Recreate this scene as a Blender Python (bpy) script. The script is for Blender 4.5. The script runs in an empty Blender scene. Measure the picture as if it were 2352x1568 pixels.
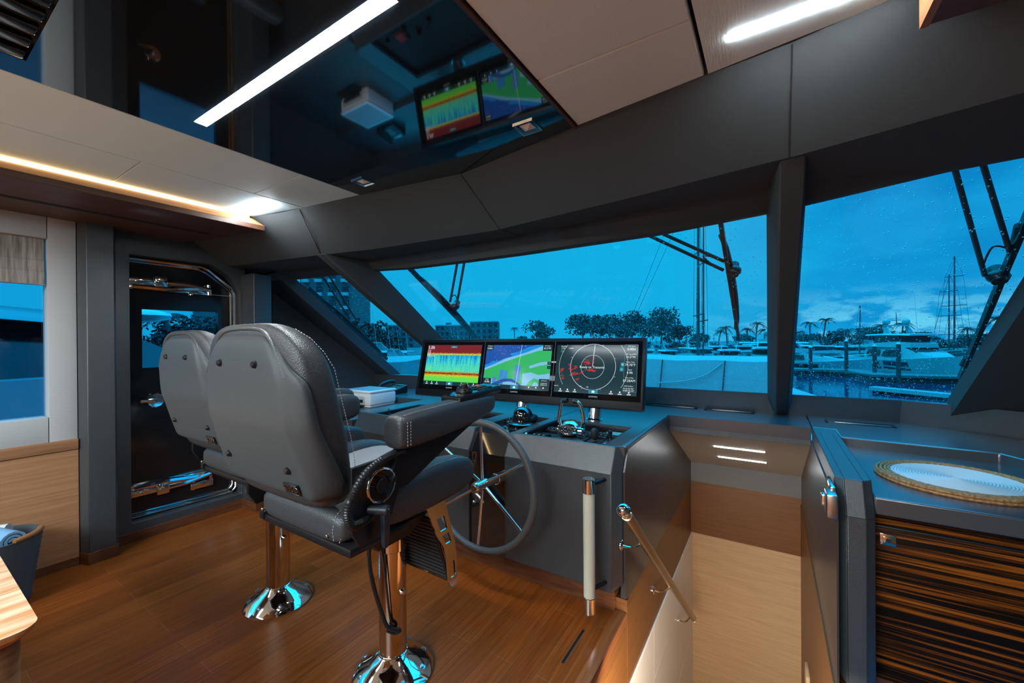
import bpy, bmesh, math, random
from mathutils import Vector, Matrix, Euler
random.seed(7)
PI = math.pi
S = bpy.context.scene
COL = S.collection
V = Vector

# ------------------------------------------------------------------ camera
cd = bpy.data.cameras.new('camera'); cam = bpy.data.objects.new('camera', cd); COL.objects.link(cam)
cd.sensor_width = 36.0; cd.lens = 14.285; cd.clip_start = 0.03; cd.clip_end = 2000
yaw, pit, rol = 0.565774, -0.002628, -0.007174
fw = V((-math.sin(yaw)*math.cos(pit), math.cos(yaw)*math.cos(pit), math.sin(pit)))
rt = V((math.cos(yaw), math.sin(yaw), 0)); up = rt.cross(fw)
rt2 = rt*math.cos(rol) + up*math.sin(rol); up2 = rt2.cross(fw)
cam.matrix_world = Matrix(((rt2.x, up2.x, -fw.x, 0), (rt2.y, up2.y, -fw.y, 0), (rt2.z, up2.z, -fw.z, 1.42), (0, 0, 0, 1)))
S.camera = cam

# ------------------------------------------------------------------ view, sky, lights
S.view_settings.view_transform = 'Standard'; S.view_settings.look = 'None'
S.view_settings.exposure = 0.0; S.view_settings.gamma = 1.0; S.view_settings.use_curve_mapping = False
W = bpy.data.worlds.new('sky'); S.world = W; W.use_nodes = True
nt = W.node_tree; nt.nodes.clear()
def wn(t, **k):
    n = nt.nodes.new(t)
    for a, b in k.items(): setattr(n, a, b)
    return n
out = wn('ShaderNodeOutputWorld'); bg = wn('ShaderNodeBackground'); tc = wn('ShaderNodeTexCoord')
mp = wn('ShaderNodeMapping'); mp.inputs['Scale'].default_value = (2.2, 2.2, 6.0)
nz = wn('ShaderNodeTexNoise'); nz.inputs['Scale'].default_value = 1.6; nz.inputs['Detail'].default_value = 5; nz.inputs['Roughness'].default_value = .55
sep = wn('ShaderNodeSeparateXYZ')
azr = wn('ShaderNodeMapRange'); azr.inputs[1].default_value = -.16; azr.inputs[2].default_value = .14
rmp = wn('ShaderNodeValToRGB')
rmp.color_ramp.elements[0].position = .36; rmp.color_ramp.elements[0].color = (.003, .25, .60, 1)
rmp.color_ramp.elements[1].position = .66; rmp.color_ramp.elements[1].color = (.008, .39, .78, 1)
flat = wn('ShaderNodeRGB'); flat.outputs[0].default_value = (.006, .45, .80, 1)
mx = wn('ShaderNodeMix', data_type='RGBA')
# pale break in the cloud low over the water to starboard
lowr = wn('ShaderNodeMapRange'); lowr.inputs[1].default_value = .10; lowr.inputs[2].default_value = .03
nz2 = wn('ShaderNodeTexNoise'); nz2.inputs['Scale'].default_value = 9; nz2.inputs['Detail'].default_value = 4
r2 = wn('ShaderNodeValToRGB'); r2.color_ramp.elements[0].position = .45; r2.color_ramp.elements[1].position = .58
mul = wn('ShaderNodeMath', operation='MULTIPLY'); mul2 = wn('ShaderNodeMath', operation='MULTIPLY')
mx2 = wn('ShaderNodeMix', data_type='RGBA')
L = nt.links.new
L(tc.outputs['Generated'], mp.inputs[0]); L(mp.outputs[0], nz.inputs['Vector']); L(nz.outputs[0], rmp.inputs[0])
L(tc.outputs['Generated'], sep.inputs[0]); L(sep.outputs[0], azr.inputs[0])
L(azr.outputs[0], mx.inputs[0]); L(flat.outputs[0], mx.inputs[6]); L(rmp.outputs[0], mx.inputs[7])
L(sep.outputs[2], lowr.inputs[0]); L(mp.outputs[0], nz2.inputs['Vector']); L(nz2.outputs[0], r2.inputs[0])
L(lowr.outputs[0], mul.inputs[0]); L(r2.outputs[0], mul.inputs[1]); L(mul.outputs[0], mul2.inputs[0]); L(azr.outputs[0], mul2.inputs[1])
L(mul2.outputs[0], mx2.inputs[0]); L(mx.outputs[2], mx2.inputs[6]); mx2.inputs[7].default_value = (.14, .66, .92, 1)
L(mx2.outputs[2], bg.inputs[0])
zen = wn('ShaderNodeMapRange', interpolation_type='SMOOTHSTEP')    # an overcast sky is brighter overhead than at the horizon
zen.inputs[1].default_value = .30; zen.inputs[2].default_value = .95; zen.inputs[3].default_value = 1.0; zen.inputs[4].default_value = 7.5
L(sep.outputs[2], zen.inputs[0]); L(zen.outputs[0], bg.inputs[1])
L(bg.outputs[0], out.inputs[0])

def area(name, loc, rot, sx, sy, power, color):
    l = bpy.data.lights.new(name, 'AREA'); l.shape = 'RECTANGLE'; l.size = sx; l.size_y = sy; l.energy = power; l.color = color
    o = bpy.data.objects.new(name, l); COL.objects.link(o); o.location = loc; o.rotation_euler = rot
    return o
# unseen fill panels added aft to stand in for the saloon's lamps, and the lamps of the lower lobby under the stairs
area('fill_light_aft', (-1.4, -2.3, 2.27), (0, 0, 0), 3.0, 1.8, 430, (.76, .93, 1))
area('fill_light_port', (-3.0, -.8, 2.18), (0, 0, 0), .2, 1.6, 22, (.85, .95, 1))
area('lobby_lamp', (-.2, 1.5, -.12), (.5, 0, 0), .6, .6, 42, (1, .88, .72))

# ------------------------------------------------------------------ materials
def mat(name, col=(.5, .5, .5), rough=.5, metal=0.0, spec=.5, emit=None, es=1.0, bump=None, coat=0.0, alpha=1):
    m = bpy.data.materials.new(name); m.use_nodes = True; n = m.node_tree
    b = n.nodes['Principled BSDF']
    b.inputs['Base Color'].default_value = (*col, 1); b.inputs['Roughness'].default_value = rough
    b.inputs['Metallic'].default_value = metal; b.inputs['Specular IOR Level'].default_value = spec
    b.inputs['Coat Weight'].default_value = coat; b.inputs['Coat Roughness'].default_value = .05
    if emit: b.inputs['Emission Color'].default_value = (*emit, 1); b.inputs['Emission Strength'].default_value = es
    if bump:                                     # (scale, strength, stretch, kind)
        sc, st, stretch, kind = bump
        t = n.nodes.new('ShaderNodeTexCoord'); mp = n.nodes.new('ShaderNodeMapping'); mp.inputs['Scale'].default_value = stretch
        if kind == 'voronoi':
            x = n.nodes.new('ShaderNodeTexVoronoi'); x.inputs['Scale'].default_value = sc
        else:
            x = n.nodes.new('ShaderNodeTexNoise'); x.inputs['Scale'].default_value = sc; x.inputs['Detail'].default_value = 3
        bp = n.nodes.new('ShaderNodeBump'); bp.inputs['Strength'].default_value = st; bp.inputs['Distance'].default_value = .002
        n.links.new(t.outputs['Object'], mp.inputs[0]); n.links.new(mp.outputs[0], x.inputs['Vector'])
        n.links.new(x.outputs[0], bp.inputs['Height']); n.links.new(bp.outputs[0], b.inputs['Normal'])
    return m

def wood(name, c1, c2, stretch, rough=.4, scale=3.0, p0=.35, p1=.65, coat=0.0, bump=.15, detail=6, spec=.4, mid=None):
    m = mat(name, c1, rough, coat=coat, spec=spec); n = m.node_tree; b = n.nodes['Principled BSDF']
    t = n.nodes.new('ShaderNodeTexCoord'); mp = n.nodes.new('ShaderNodeMapping'); mp.inputs['Scale'].default_value = stretch
    x = n.nodes.new('ShaderNodeTexNoise'); x.inputs['Scale'].default_value = scale; x.inputs['Detail'].default_value = detail; x.inputs['Roughness'].default_value = .6
    x.inputs['Distortion'].default_value = .3
    r = n.nodes.new('ShaderNodeValToRGB'); e = r.color_ramp.elements
    e[0].position = p0; e[0].color = (*c1, 1); e[1].position = p1; e[1].color = (*c2, 1)
    if mid: q = e.new((p0+p1)/2); q.color = (*mid, 1)
    bp = n.nodes.new('ShaderNodeBump'); bp.inputs['Strength'].default_value = bump; bp.inputs['Distance'].default_value = .002
    k = n.links.new
    k(t.outputs['Object'], mp.inputs[0]); k(mp.outputs[0], x.inputs['Vector']); k(x.outputs[0], r.inputs[0]); k(r.outputs[0], b.inputs['Base Color'])
    k(x.outputs[0], bp.inputs['Height']); k(bp.outputs[0], b.inputs['Normal'])
    return m

M = {}
M['leather'] = mat('charcoal_leather', (.036, .041, .046), .34, spec=1.0, bump=(420, .35, (1, 1, 1), 'voronoi'))
M['dash'] = mat('dash_leather', (.045, .052, .060), .27, spec=1.0, bump=(420, .08, (1, 1, 1), 'voronoi'), coat=.5)
M['dash'].node_tree.nodes['Principled BSDF'].inputs['Coat Roughness'].default_value = .22
M['leather_gloss'] = mat('charcoal_vinyl', (.034, .031, .029), .33, spec=.8, bump=(26, .5, (1, 1, .25), 'noise'))
M['headliner'] = mat('charcoal_headliner', (.052, .058, .061), .85, spec=.15, bump=(600, .5, (1, 1, 1), 'noise'))
M['grey_ceiling'] = mat('grey_headliner', (.57, .68, .72), .7, spec=.2, bump=(160, .5, (1, .12, 1), 'noise'))  # cool tint in the colour offsets warm light bounced off the floor
M['beige'] = mat('beige_headliner', (.64, .69, .69), .7, spec=.2, bump=(160, .5, (1, .12, 1), 'noise'))  # also cooled in colour against the floor's warm bounce light
M['beige_panel'] = mat('beige_panel', (.40, .35, .30), .7, spec=.2, bump=(300, .3, (1, 1, 1), 'noise'))
M['whitewall'] = mat('white_wall_vinyl', (.40, .40, .40), .6, spec=.3, bump=(160, .4, (1, .2, 1), 'noise'))
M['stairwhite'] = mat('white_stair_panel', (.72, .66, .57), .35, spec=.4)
M['blackgloss'] = mat('black_gloss', (.006, .008, .010), .03, spec=.9, coat=1)
M['screenglass'] = mat('screen_glass', (.004, .005, .006), .05, spec=.12)
M['black'] = mat('black_plastic', (.010, .010, .011), .34, spec=.35)
M['blackmatte'] = mat('black_matte', (.014, .014, .015), .6)
M['doorblack'] = mat('black_door_paint', (.008, .009, .011), .12, spec=.5)
M['chrome'] = mat('chrome', (.86, .85, .84), .06, 1.0)
M['steel'] = mat('brushed_steel', (.55, .52, .50), .28, 1.0)
M['warm_chrome'] = mat('warm_chrome_pole', (.70, .60, .50), .08, 1.0)  # chrome with the teak floor's warm reflection put into its colour
M['chair'] = mat('grey_leather', (.040, .043, .047), .36, spec=.5, bump=(330, .4, (1, 1, 1), 'voronoi'))
M['chairshell'] = mat('grey_shell', (.046, .053, .057), .48, spec=.4, bump=(800, .3, (1, 1, 1), 'noise'))
M['seatfabric'] = mat('light_grey_seat', (.24, .25, .27), .7)
M['stitch'] = mat('pale_thread', (.45, .43, .40), .7)
M['creamleather'] = mat('cream_leather', (.62, .58, .45), .5)
M['railbrass'] = mat('brushed_brass', (.50, .42, .29), .34, 1.0)
M['led'] = mat('led_white', (1, 1, 1), .5, emit=(.86, .96, 1.0), es=160)
M['led_small'] = mat('led_stair', (1, 1, 1), .5, emit=(.93, .97, 1.0), es=28)
M['led_warm'] = mat('led_warm', (1, .7, .4), .5, emit=(1, .66, .30), es=7)
M['oak'] = wood('pale_oak_wall', (.25, .108, .045), (.36, .175, .085), (1, 1.2, 34), .5, 2.2, .3, .7)
M['oak_lit'] = wood('lit_oak_stair', (.40, .235, .12), (.52, .33, .185), (1.2, 1.2, 60), .5, 2.2, .3, .7)  # lit copy of the stair oak, lamplight put into its colour
M['oak_shaded'] = wood('shaded_oak_stair', (.115, .040, .009), (.17, .066, .018), (1.2, 1.2, 60), .42, 2.2, .3, .7)  # shaded copy of the stair oak, cast shadow put into its colour
M['oak_table'] = wood('limed_oak_table', (.46, .20, .075), (.62, .43, .27), (14, 1.4, 14), .42, 2.0, .40, .60, bump=.2, detail=2)
M['walnut'] = wood('dark_walnut', (.055, .020, .010), (.085, .034, .017), (9, .7, 9), .42, 2.0)
M['walnut_edge'] = wood('walnut_edge', (.22, .085, .034), (.34, .15, .065), (12, .7, 12), .4, 2.0)
M['base'] = wood('walnut_baseboard', (.085, .026, .010), (.14, .050, .020), (4, 4, 30), .32, 2.0)
M['ebony'] = wood('macassar_ebony', (.006, .004, .003), (.24, .066, .008), (.55, .55, 46), .34, 2.0, .48, .62, coat=0, bump=.0, detail=4, mid=(.07, .019, .003), spec=.1)
M['nosing'] = wood('teak_nosing', (.19, .052, .013), (.32, .10, .028), (30, 1, 30), .3, 2.0)

def floor_mat():
    m = mat('teak_planks', (.2, .08, .03), .30, spec=.12); n = m.node_tree; b = n.nodes['Principled BSDF']; k = n.links.new
    t = n.nodes.new('ShaderNodeTexCoord'); mp = n.nodes.new('ShaderNodeMapping'); mp.inputs['Rotation'].default_value = (0, 0, PI/2)
    mp.inputs['Location'].default_value = (.35, .02, 0)
    br = n.nodes.new('ShaderNodeTexBrick'); br.inputs['Scale'].default_value = 1; br.inputs['Brick Width'].default_value = 1.15; br.inputs['Row Height'].default_value = .118
    br.inputs['Mortar Size'].default_value = .0007; br.inputs['Mortar Smooth'].default_value = .2; br.inputs['Bias'].default_value = 0
    br.offset = .37; br.offset_frequency = 2
    br.inputs['Color1'].default_value = (.20, .050, .008, 1); br.inputs['Color2'].default_value = (.27, .070, .012, 1); br.inputs['Mortar'].default_value = (.30, .17, .09, 1)
    m2 = n.nodes.new('ShaderNodeMapping'); m2.inputs['Scale'].default_value = (26, 1.1, 1)
    x = n.nodes.new('ShaderNodeTexNoise'); x.inputs['Scale'].default_value = 2.5; x.inputs['Detail'].default_value = 6; x.inputs['Roughness'].default_value = .65
    r = n.nodes.new('ShaderNodeValToRGB'); r.color_ramp.elements[0].position = .3; r.color_ramp.elements[0].color = (.62, .58, .55, 1); r.color_ramp.elements[1].position = .7; r.color_ramp.elements[1].color = (1.18, 1.15, 1.1, 1)
    mxx = n.nodes.new('ShaderNodeMix'); mxx.data_type = 'RGBA'; mxx.blend_type = 'MULTIPLY'; mxx.inputs[0].default_value = 1
    k(t.outputs['Object'], mp.inputs[0]); k(mp.outputs[0], br.inputs['Vector']); k(t.outputs['Object'], m2.inputs[0]); k(m2.outputs[0], x.inputs['Vector'])
    k(x.outputs[0], r.inputs[0]); k(br.outputs[0], mxx.inputs[6]); k(r.outputs[0], mxx.inputs[7]); k(mxx.outputs[2], b.inputs['Base Color'])
    rr = n.nodes.new('ShaderNodeMapRange'); rr.inputs[3].default_value = .26; rr.inputs[4].default_value = .42; k(x.outputs[0], rr.inputs[0]); k(rr.outputs[0], b.inputs['Roughness'])
    return m
M['floor'] = floor_mat()

def glass_mat(name, tint=(1, 1, 1), ior=1.45):
    m = bpy.data.materials.new(name); m.use_nodes = True; n = m.node_tree; n.nodes.clear()
    o = n.nodes.new('ShaderNodeOutputMaterial'); a = n.nodes.new('ShaderNodeBsdfTransparent'); a.inputs[0].default_value = (*tint, 1)
    g = n.nodes.new('ShaderNodeBsdfGlossy'); g.inputs['Roughness'].default_value = .01
    lw = n.nodes.new('ShaderNodeLayerWeight'); lw.inputs['Blend'].default_value = .5
    pw = n.nodes.new('ShaderNodeMath'); pw.operation = 'POWER'; pw.inputs[1].default_value = 5
    f = n.nodes.new('ShaderNodeMath'); f.operation = 'MULTIPLY_ADD'; f.inputs[1].default_value = .9; f.inputs[2].default_value = ior
    n.links.new(lw.outputs['Facing'], pw.inputs[0]); n.links.new(pw.outputs[0], f.inputs[0])
    x = n.nodes.new('ShaderNodeMixShader')
    n.links.new(f.outputs[0], x.inputs[0]); n.links.new(a.outputs[0], x.inputs[1]); n.links.new(g.outputs[0], x.inputs[2]); n.links.new(x.outputs[0], o.inputs[0])
    return m
M['glass'] = glass_mat('windscreen_glass', (.97, .985, 1), .02)
M['glass_dark'] = glass_mat('tinted_glass', (.85, .89, .95), .02)
M['glass_ball'] = mat('smoked_glass', (.004, .005, .006), .02, spec=.8, coat=1)
def emis(name, col, s=1.0, rough=.25):
    return mat(name, (0.01, .01, .01), rough, emit=col, es=s)

# ------------------------------------------------------------------ mesh helpers
class MB:
    def __init__(s): s.bm = bmesh.new()
    def _x(s, vs, mtx):
        if mtx is not None: bmesh.ops.transform(s.bm, matrix=mtx, verts=vs)
    def box(s, a, b, bev=0, seg=2, mtx=None):
        c = [(a[i]+b[i])/2 for i in range(3)]; d = [abs(b[i]-a[i]) for i in range(3)]
        r = bmesh.ops.create_cube(s.bm, size=1, matrix=Matrix.Translation(c) @ Matrix.Diagonal((*d, 1)))
        vs = r['verts']
        if bev:
            es = list({e for v in vs for e in v.link_edges})
            r = bmesh.ops.bevel(s.bm, geom=es, offset=bev, segments=seg, affect='EDGES', profile=.5)
            vs = list({v for f in r['faces'] for v in f.verts} | {v for v in vs if v.is_valid})
        s._x(vs, mtx); return s
    def ring(s, pts): return [s.bm.verts.new(p) for p in pts]
    def loft(s, rings, cap=True, close=True):
        rs = [s.ring(r) for r in rings]; n = len(rs[0])
        for a, b in zip(rs, rs[1:]):
            for i in range(n if close else n-1):
                j = (i+1) % n
                s.bm.faces.new((a[i], a[j], b[j], b[i]))
        if cap:
            s.bm.faces.new(list(reversed(rs[0]))); s.bm.faces.new(rs[-1])
        return s
    def cyl(s, p0, p1, r0, r1=None, seg=20, bev=0):
        p0, p1 = V(p0), V(p1); r1 = r0 if r1 is None else r1
        d = (p1-p0).normalized(); u = d.orthogonal().normalized(); w = d.cross(u)
        C = lambda p, r: [p + (u*math.cos(2*PI*i/seg) + w*math.sin(2*PI*i/seg))*r for i in range(seg)]
        if bev: rings = [C(p0, r0-bev), C(p0+d*bev, r0), C(p1-d*bev, r1), C(p1, r1-bev)]
        else: rings = [C(p0, r0), C(p1, r1)]
        return s.loft(rings)
    def tube(s, pts, r, seg=10, smooth=0, closed=False, rr=None):
        P = [V(p) for p in pts]
        if smooth:
            Q = []; n = len(P)
            for i in range(n if closed else n-1):
                g = lambda k: P[k % n] if closed else P[max(0, min(n-1, k))]
                a, b, c, d = g(i-1), g(i), g(i+1), g(i+2)
                for t in range(smooth):
                    t /= smooth
                    Q.append(.5*((2*b)+(c-a)*t+(2*a-5*b+4*c-d)*t*t+(-a+3*b-3*c+d)*t**3))
            if not closed: Q.append(P[-1])
            P = Q
        rings = []; u = None; n = len(P)
        for i, p in enumerate(P):
            if closed: d = (P[(i+1) % n]-P[i-1]).normalized()
            else: d = (P[min(i+1, n-1)]-P[max(i-1, 0)]).normalized()
            u = (d.orthogonal() if u is None else u - d*u.dot(d)).normalized(); w = d.cross(u)
            q = r if rr is None else rr(i/(n-1))
            rings.append([p+(u*math.cos(2*PI*k/seg)+w*math.sin(2*PI*k/seg))*q for k in range(seg)])
        if closed: rings.append(rings[0]); s.loft(rings, cap=False); bmesh.ops.remove_doubles(s.bm, verts=s.bm.verts, dist=1e-6)
        else: s.loft(rings)
        return s
    def lathe(s, prof, c=(0, 0, 0), seg=32, mtx=None):
        rings = [[V((c[0]+r*math.cos(2*PI*i/seg), c[1]+r*math.sin(2*PI*i/seg), c[2]+z)) for i in range(seg)] for r, z in prof]
        n0 = len(s.bm.verts); s.loft(rings); s.bm.verts.ensure_lookup_table(); s._x(s.bm.verts[n0:], mtx); return s
    def prism(s, pts, axis, a, b):
        f = {'x': lambda p, t: (t, p[0], p[1]), 'y': lambda p, t: (p[0], t, p[1]), 'z': lambda p, t: (p[0], p[1], t)}[axis]
        return s.loft([[f(p, a) for p in pts], [f(p, b) for p in pts]])
    def plate(s, pts, th):                       # flat polygon given thickness along its normal
        P = [V(p) for p in pts]; n = V((0, 0, 0))
        for i in range(len(P)): n += P[i].cross(P[(i+1) % len(P)])
        n.normalize(); return s.loft([P, [p+n*th for p in P]])
    def poly(s, pts): s.bm.faces.new(s.ring(pts)); return s
    def ball(s, c, r, sc=(1, 1, 1), sub=2, mtx=None):
        k = bmesh.ops.create_icosphere(s.bm, subdivisions=sub, radius=r, matrix=Matrix.Translation(c) @ Matrix.Diagonal((*sc, 1)))
        s._x(k['verts'], mtx); return s
    def torus(s, c, R, r, ax, seg=48, ns=12):
        ax = V(ax).normalized(); u = ax.orthogonal().normalized(); w = ax.cross(u); c = V(c)
        return s.tube([c+(u*math.cos(2*PI*i/seg)+w*math.sin(2*PI*i/seg))*R for i in range(seg)], r, ns, closed=True)

def rootloc(p):
    x = V((0, 0, 0))
    while p: x += p.location; p = p.parent
    return x
def obj(name, mb, m, parent=None, smooth=40, bevel=0, sub=0, seg=2, label=None, kind=None):
    bm = mb.bm
    bmesh.ops.recalc_face_normals(bm, faces=bm.faces)
    me = bpy.data.meshes.new(name); bm.to_mesh(me); bm.free()
    o = bpy.data.objects.new(name, me); COL.objects.link(o)
    me.materials.append(M[m] if isinstance(m, str) else m)
    if parent:
        me.transform(Matrix.Translation(-rootloc(parent))); o.parent = parent
    if smooth is not None:
        for p in me.polygons: p.use_smooth = True
        if not sub:
            try: me.set_sharp_from_angle(angle=math.radians(smooth))
            except Exception: pass
    if bevel:
        b = o.modifiers.new('bevel', 'BEVEL'); b.width = bevel; b.segments = seg; b.limit_method = 'ANGLE'; b.angle_limit = math.radians(35)
        b.harden_normals = False
    if sub:
        b = o.modifiers.new('sub', 'SUBSURF'); b.levels = sub; b.render_levels = sub
    if label: o['label'] = label
    if kind: o['kind'] = kind
    return o
def thing(name, label, cat, loc, group=None):
    o = bpy.data.objects.new(name, None); COL.objects.link(o); o.location = loc; o.empty_display_size = .1
    tag(o, label, cat, group); return o
def tag(o, label, cat, group=None, kind=None):
    o['label'] = label; o['category'] = cat
    if group: o['group'] = group
    if kind: o['kind'] = kind
    return o
def struct(name, mb, m, label=None, **k):
    return obj(name, mb, m, kind='structure', label=label, **k)
def text(name, body, size, mtx, m, parent, align='CENTER', ext=.0002):
    c = bpy.data.curves.new(name, 'FONT'); c.body = body; c.size = size; c.align_x = align; c.align_y = 'CENTER'; c.extrude = ext; c.resolution_u = 3
    t = bpy.data.objects.new(name, c); COL.objects.link(t)
    dg = bpy.context.evaluated_depsgraph_get(); me = bpy.data.meshes.new_from_object(t.evaluated_get(dg)); bpy.data.objects.remove(t)
    me.transform(Matrix.Translation(-rootloc(parent)) @ mtx); me.materials.clear(); me.materials.append(M[m] if isinstance(m, str) else m)
    o = bpy.data.objects.new(name, me); COL.objects.link(o); o.parent = parent
    return o
def frame(o, e, u):                               # matrix from an origin and two axes
    e, u, o = V(e).normalized(), V(u).normalized(), V(o); n = e.cross(u)
    return Matrix(((e.x, u.x, n.x, o.x), (e.y, u.y, n.y, o.y), (e.z, u.z, n.z, o.z), (0, 0, 0, 1)))
# ------------------------------------------------------------------ the room
GY = lambda z: 3.58 - 1.40*(z-1.0)               # the raked windscreen plane
# floor with the stair opening on the starboard side
struct('floor', MB().box((-4.2, -4.5, -.06), (-.655, 2.9, 0)).box((-.655, -4.5, -.06), (1.2, 1.1, 0)), 'floor', smooth=None)
struct('trim_1', MB().box((-.69, 1.1, -.05), (-.632, 2.09, .006), bev=.004), 'nosing')
# port wall: white panel round the saloon window over an oak dado
w = MB()
for a, b in (((-3.9, -4.5, .81), (-3.76, -.9, 2.25)), ((-3.9, -.9, .81), (-3.76, .58, .965)), ((-3.9, -.9, 2.07), (-3.76, .58, 2.25)), ((-3.9, .5835, .81), (-3.76, .705, 2.25))): w.box(a, b, .002)
WL = struct('wall_left', w, 'whitewall')
obj('dado', MB().box((-3.9, -4.5, .05), (-3.755, .706, .742)).box((-3.9, -4.5, .746), (-3.745, .706, .812), .003), 'oak', WL)
struct('wall_left', MB().prism([(1.85, 0), (3.95, 0), (3.70, .92), (2.10, 2.06), (1.85, 2.35)], 'x', -4.25, -4.15), 'headliner', smooth=None)
struct('wall_back', MB().box((-4.2, -4.6, 0), (1.3, -4.5, 2.4)), 'oak')
struct('wall_right', MB().prism([(-4.5, 0), (3.95, 0), (3.70, .92), (2.10, 2.06), (1.85, 2.35), (-4.5, 2.35)], 'x', 1.2, 1.3), 'headliner')
# saloon window on the port side
w1 = struct('window_1', MB().box((-3.86, -.9, .965), (-3.85, .58, 2.07)), 'glass_dark')
bl = MB()
for k, (z0, z1, x) in enumerate(((1.93, 2.07, -3.80), (1.86, 1.935, -3.792), (1.785, 1.865, -3.785))): bl.box((x-.012, -.89, z0), (x, .575, z1), .004)
mblind = wood('woven_blind', (.16, .135, .115), (.40, .36, .32), (1, 30, 1.6), .8, 2.0, .35, .65, bump=.4)
b = thing('roman_blind', 'folded grey striped roman blind at the top of the saloon window', 'blind', (-3.79, -.15, 1.785)); obj('blind_cloth', bl, mblind, b)
obj('bottom_rail', MB().box((-3.80, -.89, 1.78), (-3.783, .575, 1.787), .002), 'steel', b)
# pilasters either side of the port door
PIL = [(-4.2, .708), (-3.762, .708), (-3.758, .712), (-3.69, .738), (-3.69, .868), (-3.705, .878), (-3.78, .882), (-4.2, .89)]
struct('trim_10', MB().prism(PIL, 'z', .075, 2.25), 'leather', bevel=.004)
PB = [(-4.2, .706), (-3.76, .706), (-3.686, .733), (-3.686, .872), (-3.70, .884), (-4.2, .892)]
struct('baseboard_left', MB().prism(PB, 'z', 0, .075).box((-3.9, -4.5, 0), (-3.752, .706, .055)).box((-3.95, .89, 0), (-3.843, 1.72, .07)).prism([(-4.15, 1.70), (-3.70, 1.70), (-3.645, 1.715), (-3.645, 1.75), (-3.68, 1.89), (-4.15, 1.9)], 'z', 0, .075), 'base', bevel=.002)
struct('trim_11', MB().prism([(-4.2, 1.71), (-3.72, 1.71), (-3.66, 1.722), (-3.66, 1.745), (-3.69, 1.88), (-4.2, 1.9)], 'z', .075, 2.0), 'leather', bevel=.004)
# side door in its frame
o6 = [(.885, .0), (1.74, .0), (1.74, 1.86), (1.74, 2.24), (1.5, 2.24), (.885, 2.24)]
i6 = [(.985, .13), (1.70, .12), (1.70, 1.86), (1.62, 1.98), (1.49, 2.06), (.985, 2.055)]
fr = MB(); X = lambda P, x: [(x, y, z) for y, z in P]
fr.loft([X(o6, -3.95), X(o6, -3.85), X(i6, -3.85), X(i6, -3.95)], cap=False)
struct('trim_2', fr, 'leather', bevel=.003)
D = struct('door_1', MB().box((-4.0, .93, .10), (-3.955, 1.08, 2.1)).box((-4.0, 1.575, .10), (-3.955, 1.78, 2.1)).box((-4.0, 1.08, .10), (-3.955, 1.575, 1.235)).box((-4.0, 1.08, 1.675), (-3.955, 1.575, 2.1)), 'doorblack')
obj('pane', MB().box((-3.985, 1.08, 1.235), (-3.975, 1.575, 1.675)), 'glass_dark', D)
obj('sash_line', MB().box((-3.956, .95, 1.818), (-3.952, 1.69, 1.823)), 'steel', D)
ins = [(y*.985+.022, z*.985+.022) for y, z in i6[1:5]]
for off, xx, r in ((0, -3.935, .012), (.022, -3.945, .008)):
    pts = [(xx, .99, i6[0][1]+.02+off), (xx, 1.66-off, .135+off), (xx, 1.69-off, .17+off), (xx, 1.69-off, 1.84), (xx, 1.66-off, 1.89-off*.5), (xx, 1.50-off, 2.02-off), (xx, 1.45-off, 2.04-off), (xx, .99, 2.04-off)]
    obj('door_seal', MB().tube(pts, r, 8), 'chrome', D)
def hinge(z, s):
    h = MB(); h.box((-3.955, .98, z-.052*s-.02), (-3.93, 1.50, z-.052*s+.02), .008)
    h.box((-3.95, .98, z-.01*s-.026), (-3.905, 1.17, z-.01*s+.03), .01)
    h.box((-3.945, 1.14, z-.04), (-3.895, 1.22, z+.04), .01)
    h.tube([(-3.93, 1.02, z-.045*s), (-3.92, 1.2, z-.05*s), (-3.92, 1.36, z-.03*s), (-3.93, 1.46, z-.022*s)], .024, 8)
    h.tube([(-3.92, 1.18, z), (-3.915, 1.34, z-.004*s), (-3.925, 1.5, z-.03*s)], .021, 8)
    h.box((-3.955, 1.36, z-.075), (-3.925, 1.52, z-.02), .006)
    h.cyl((-3.95, 1.385, z-.08), (-3.95, 1.385, z+.01), .016, seg=12).cyl((-3.93, 1.50, z-.07), (-3.93, 1.50, z+.01), .014, seg=12)
    return h
obj('hinge', hinge(1.885, 1), 'chrome', D); obj('hinge', hinge(.31, -1), 'chrome', D)
hm = MB().cyl((-3.955, 1.15, .985), (-3.93, 1.15, .985), .055, seg=24, bev=.006).tube([(-3.93, 1.15, .985), (-3.90, 1.13, .985), (-3.90, 1.05, .99)], .013, 8)
obj('handle', hm, 'chrome', D)

# ------------------------------------------------------------------ ceiling
def pan(name, pts, m, z=2.30, t=.02, b=.004):
    return struct(name, MB().prism(pts, 'z', z, z+t), m, bevel=b)
pan('ceiling', [(-3.06, -4.5), (-2.577, -4.5), (-2.577, .706), (-3.06, .706)], 'grey_ceiling')
pan('ceiling', [(-3.06, .709), (-2.577, .709), (-2.577, 1.522), (-3.06, 1.44)], 'grey_ceiling')
pan('ceiling', [(-2.574, -4.5), (-2.079, -4.5), (-2.079, 1.216), (-2.574, 1.216)], 'grey_ceiling')
pan('ceiling', [(-2.574, 1.219), (-2.079, 1.219), (-2.079, 1.577), (-2.574, 1.523)], 'grey_ceiling')
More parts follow.
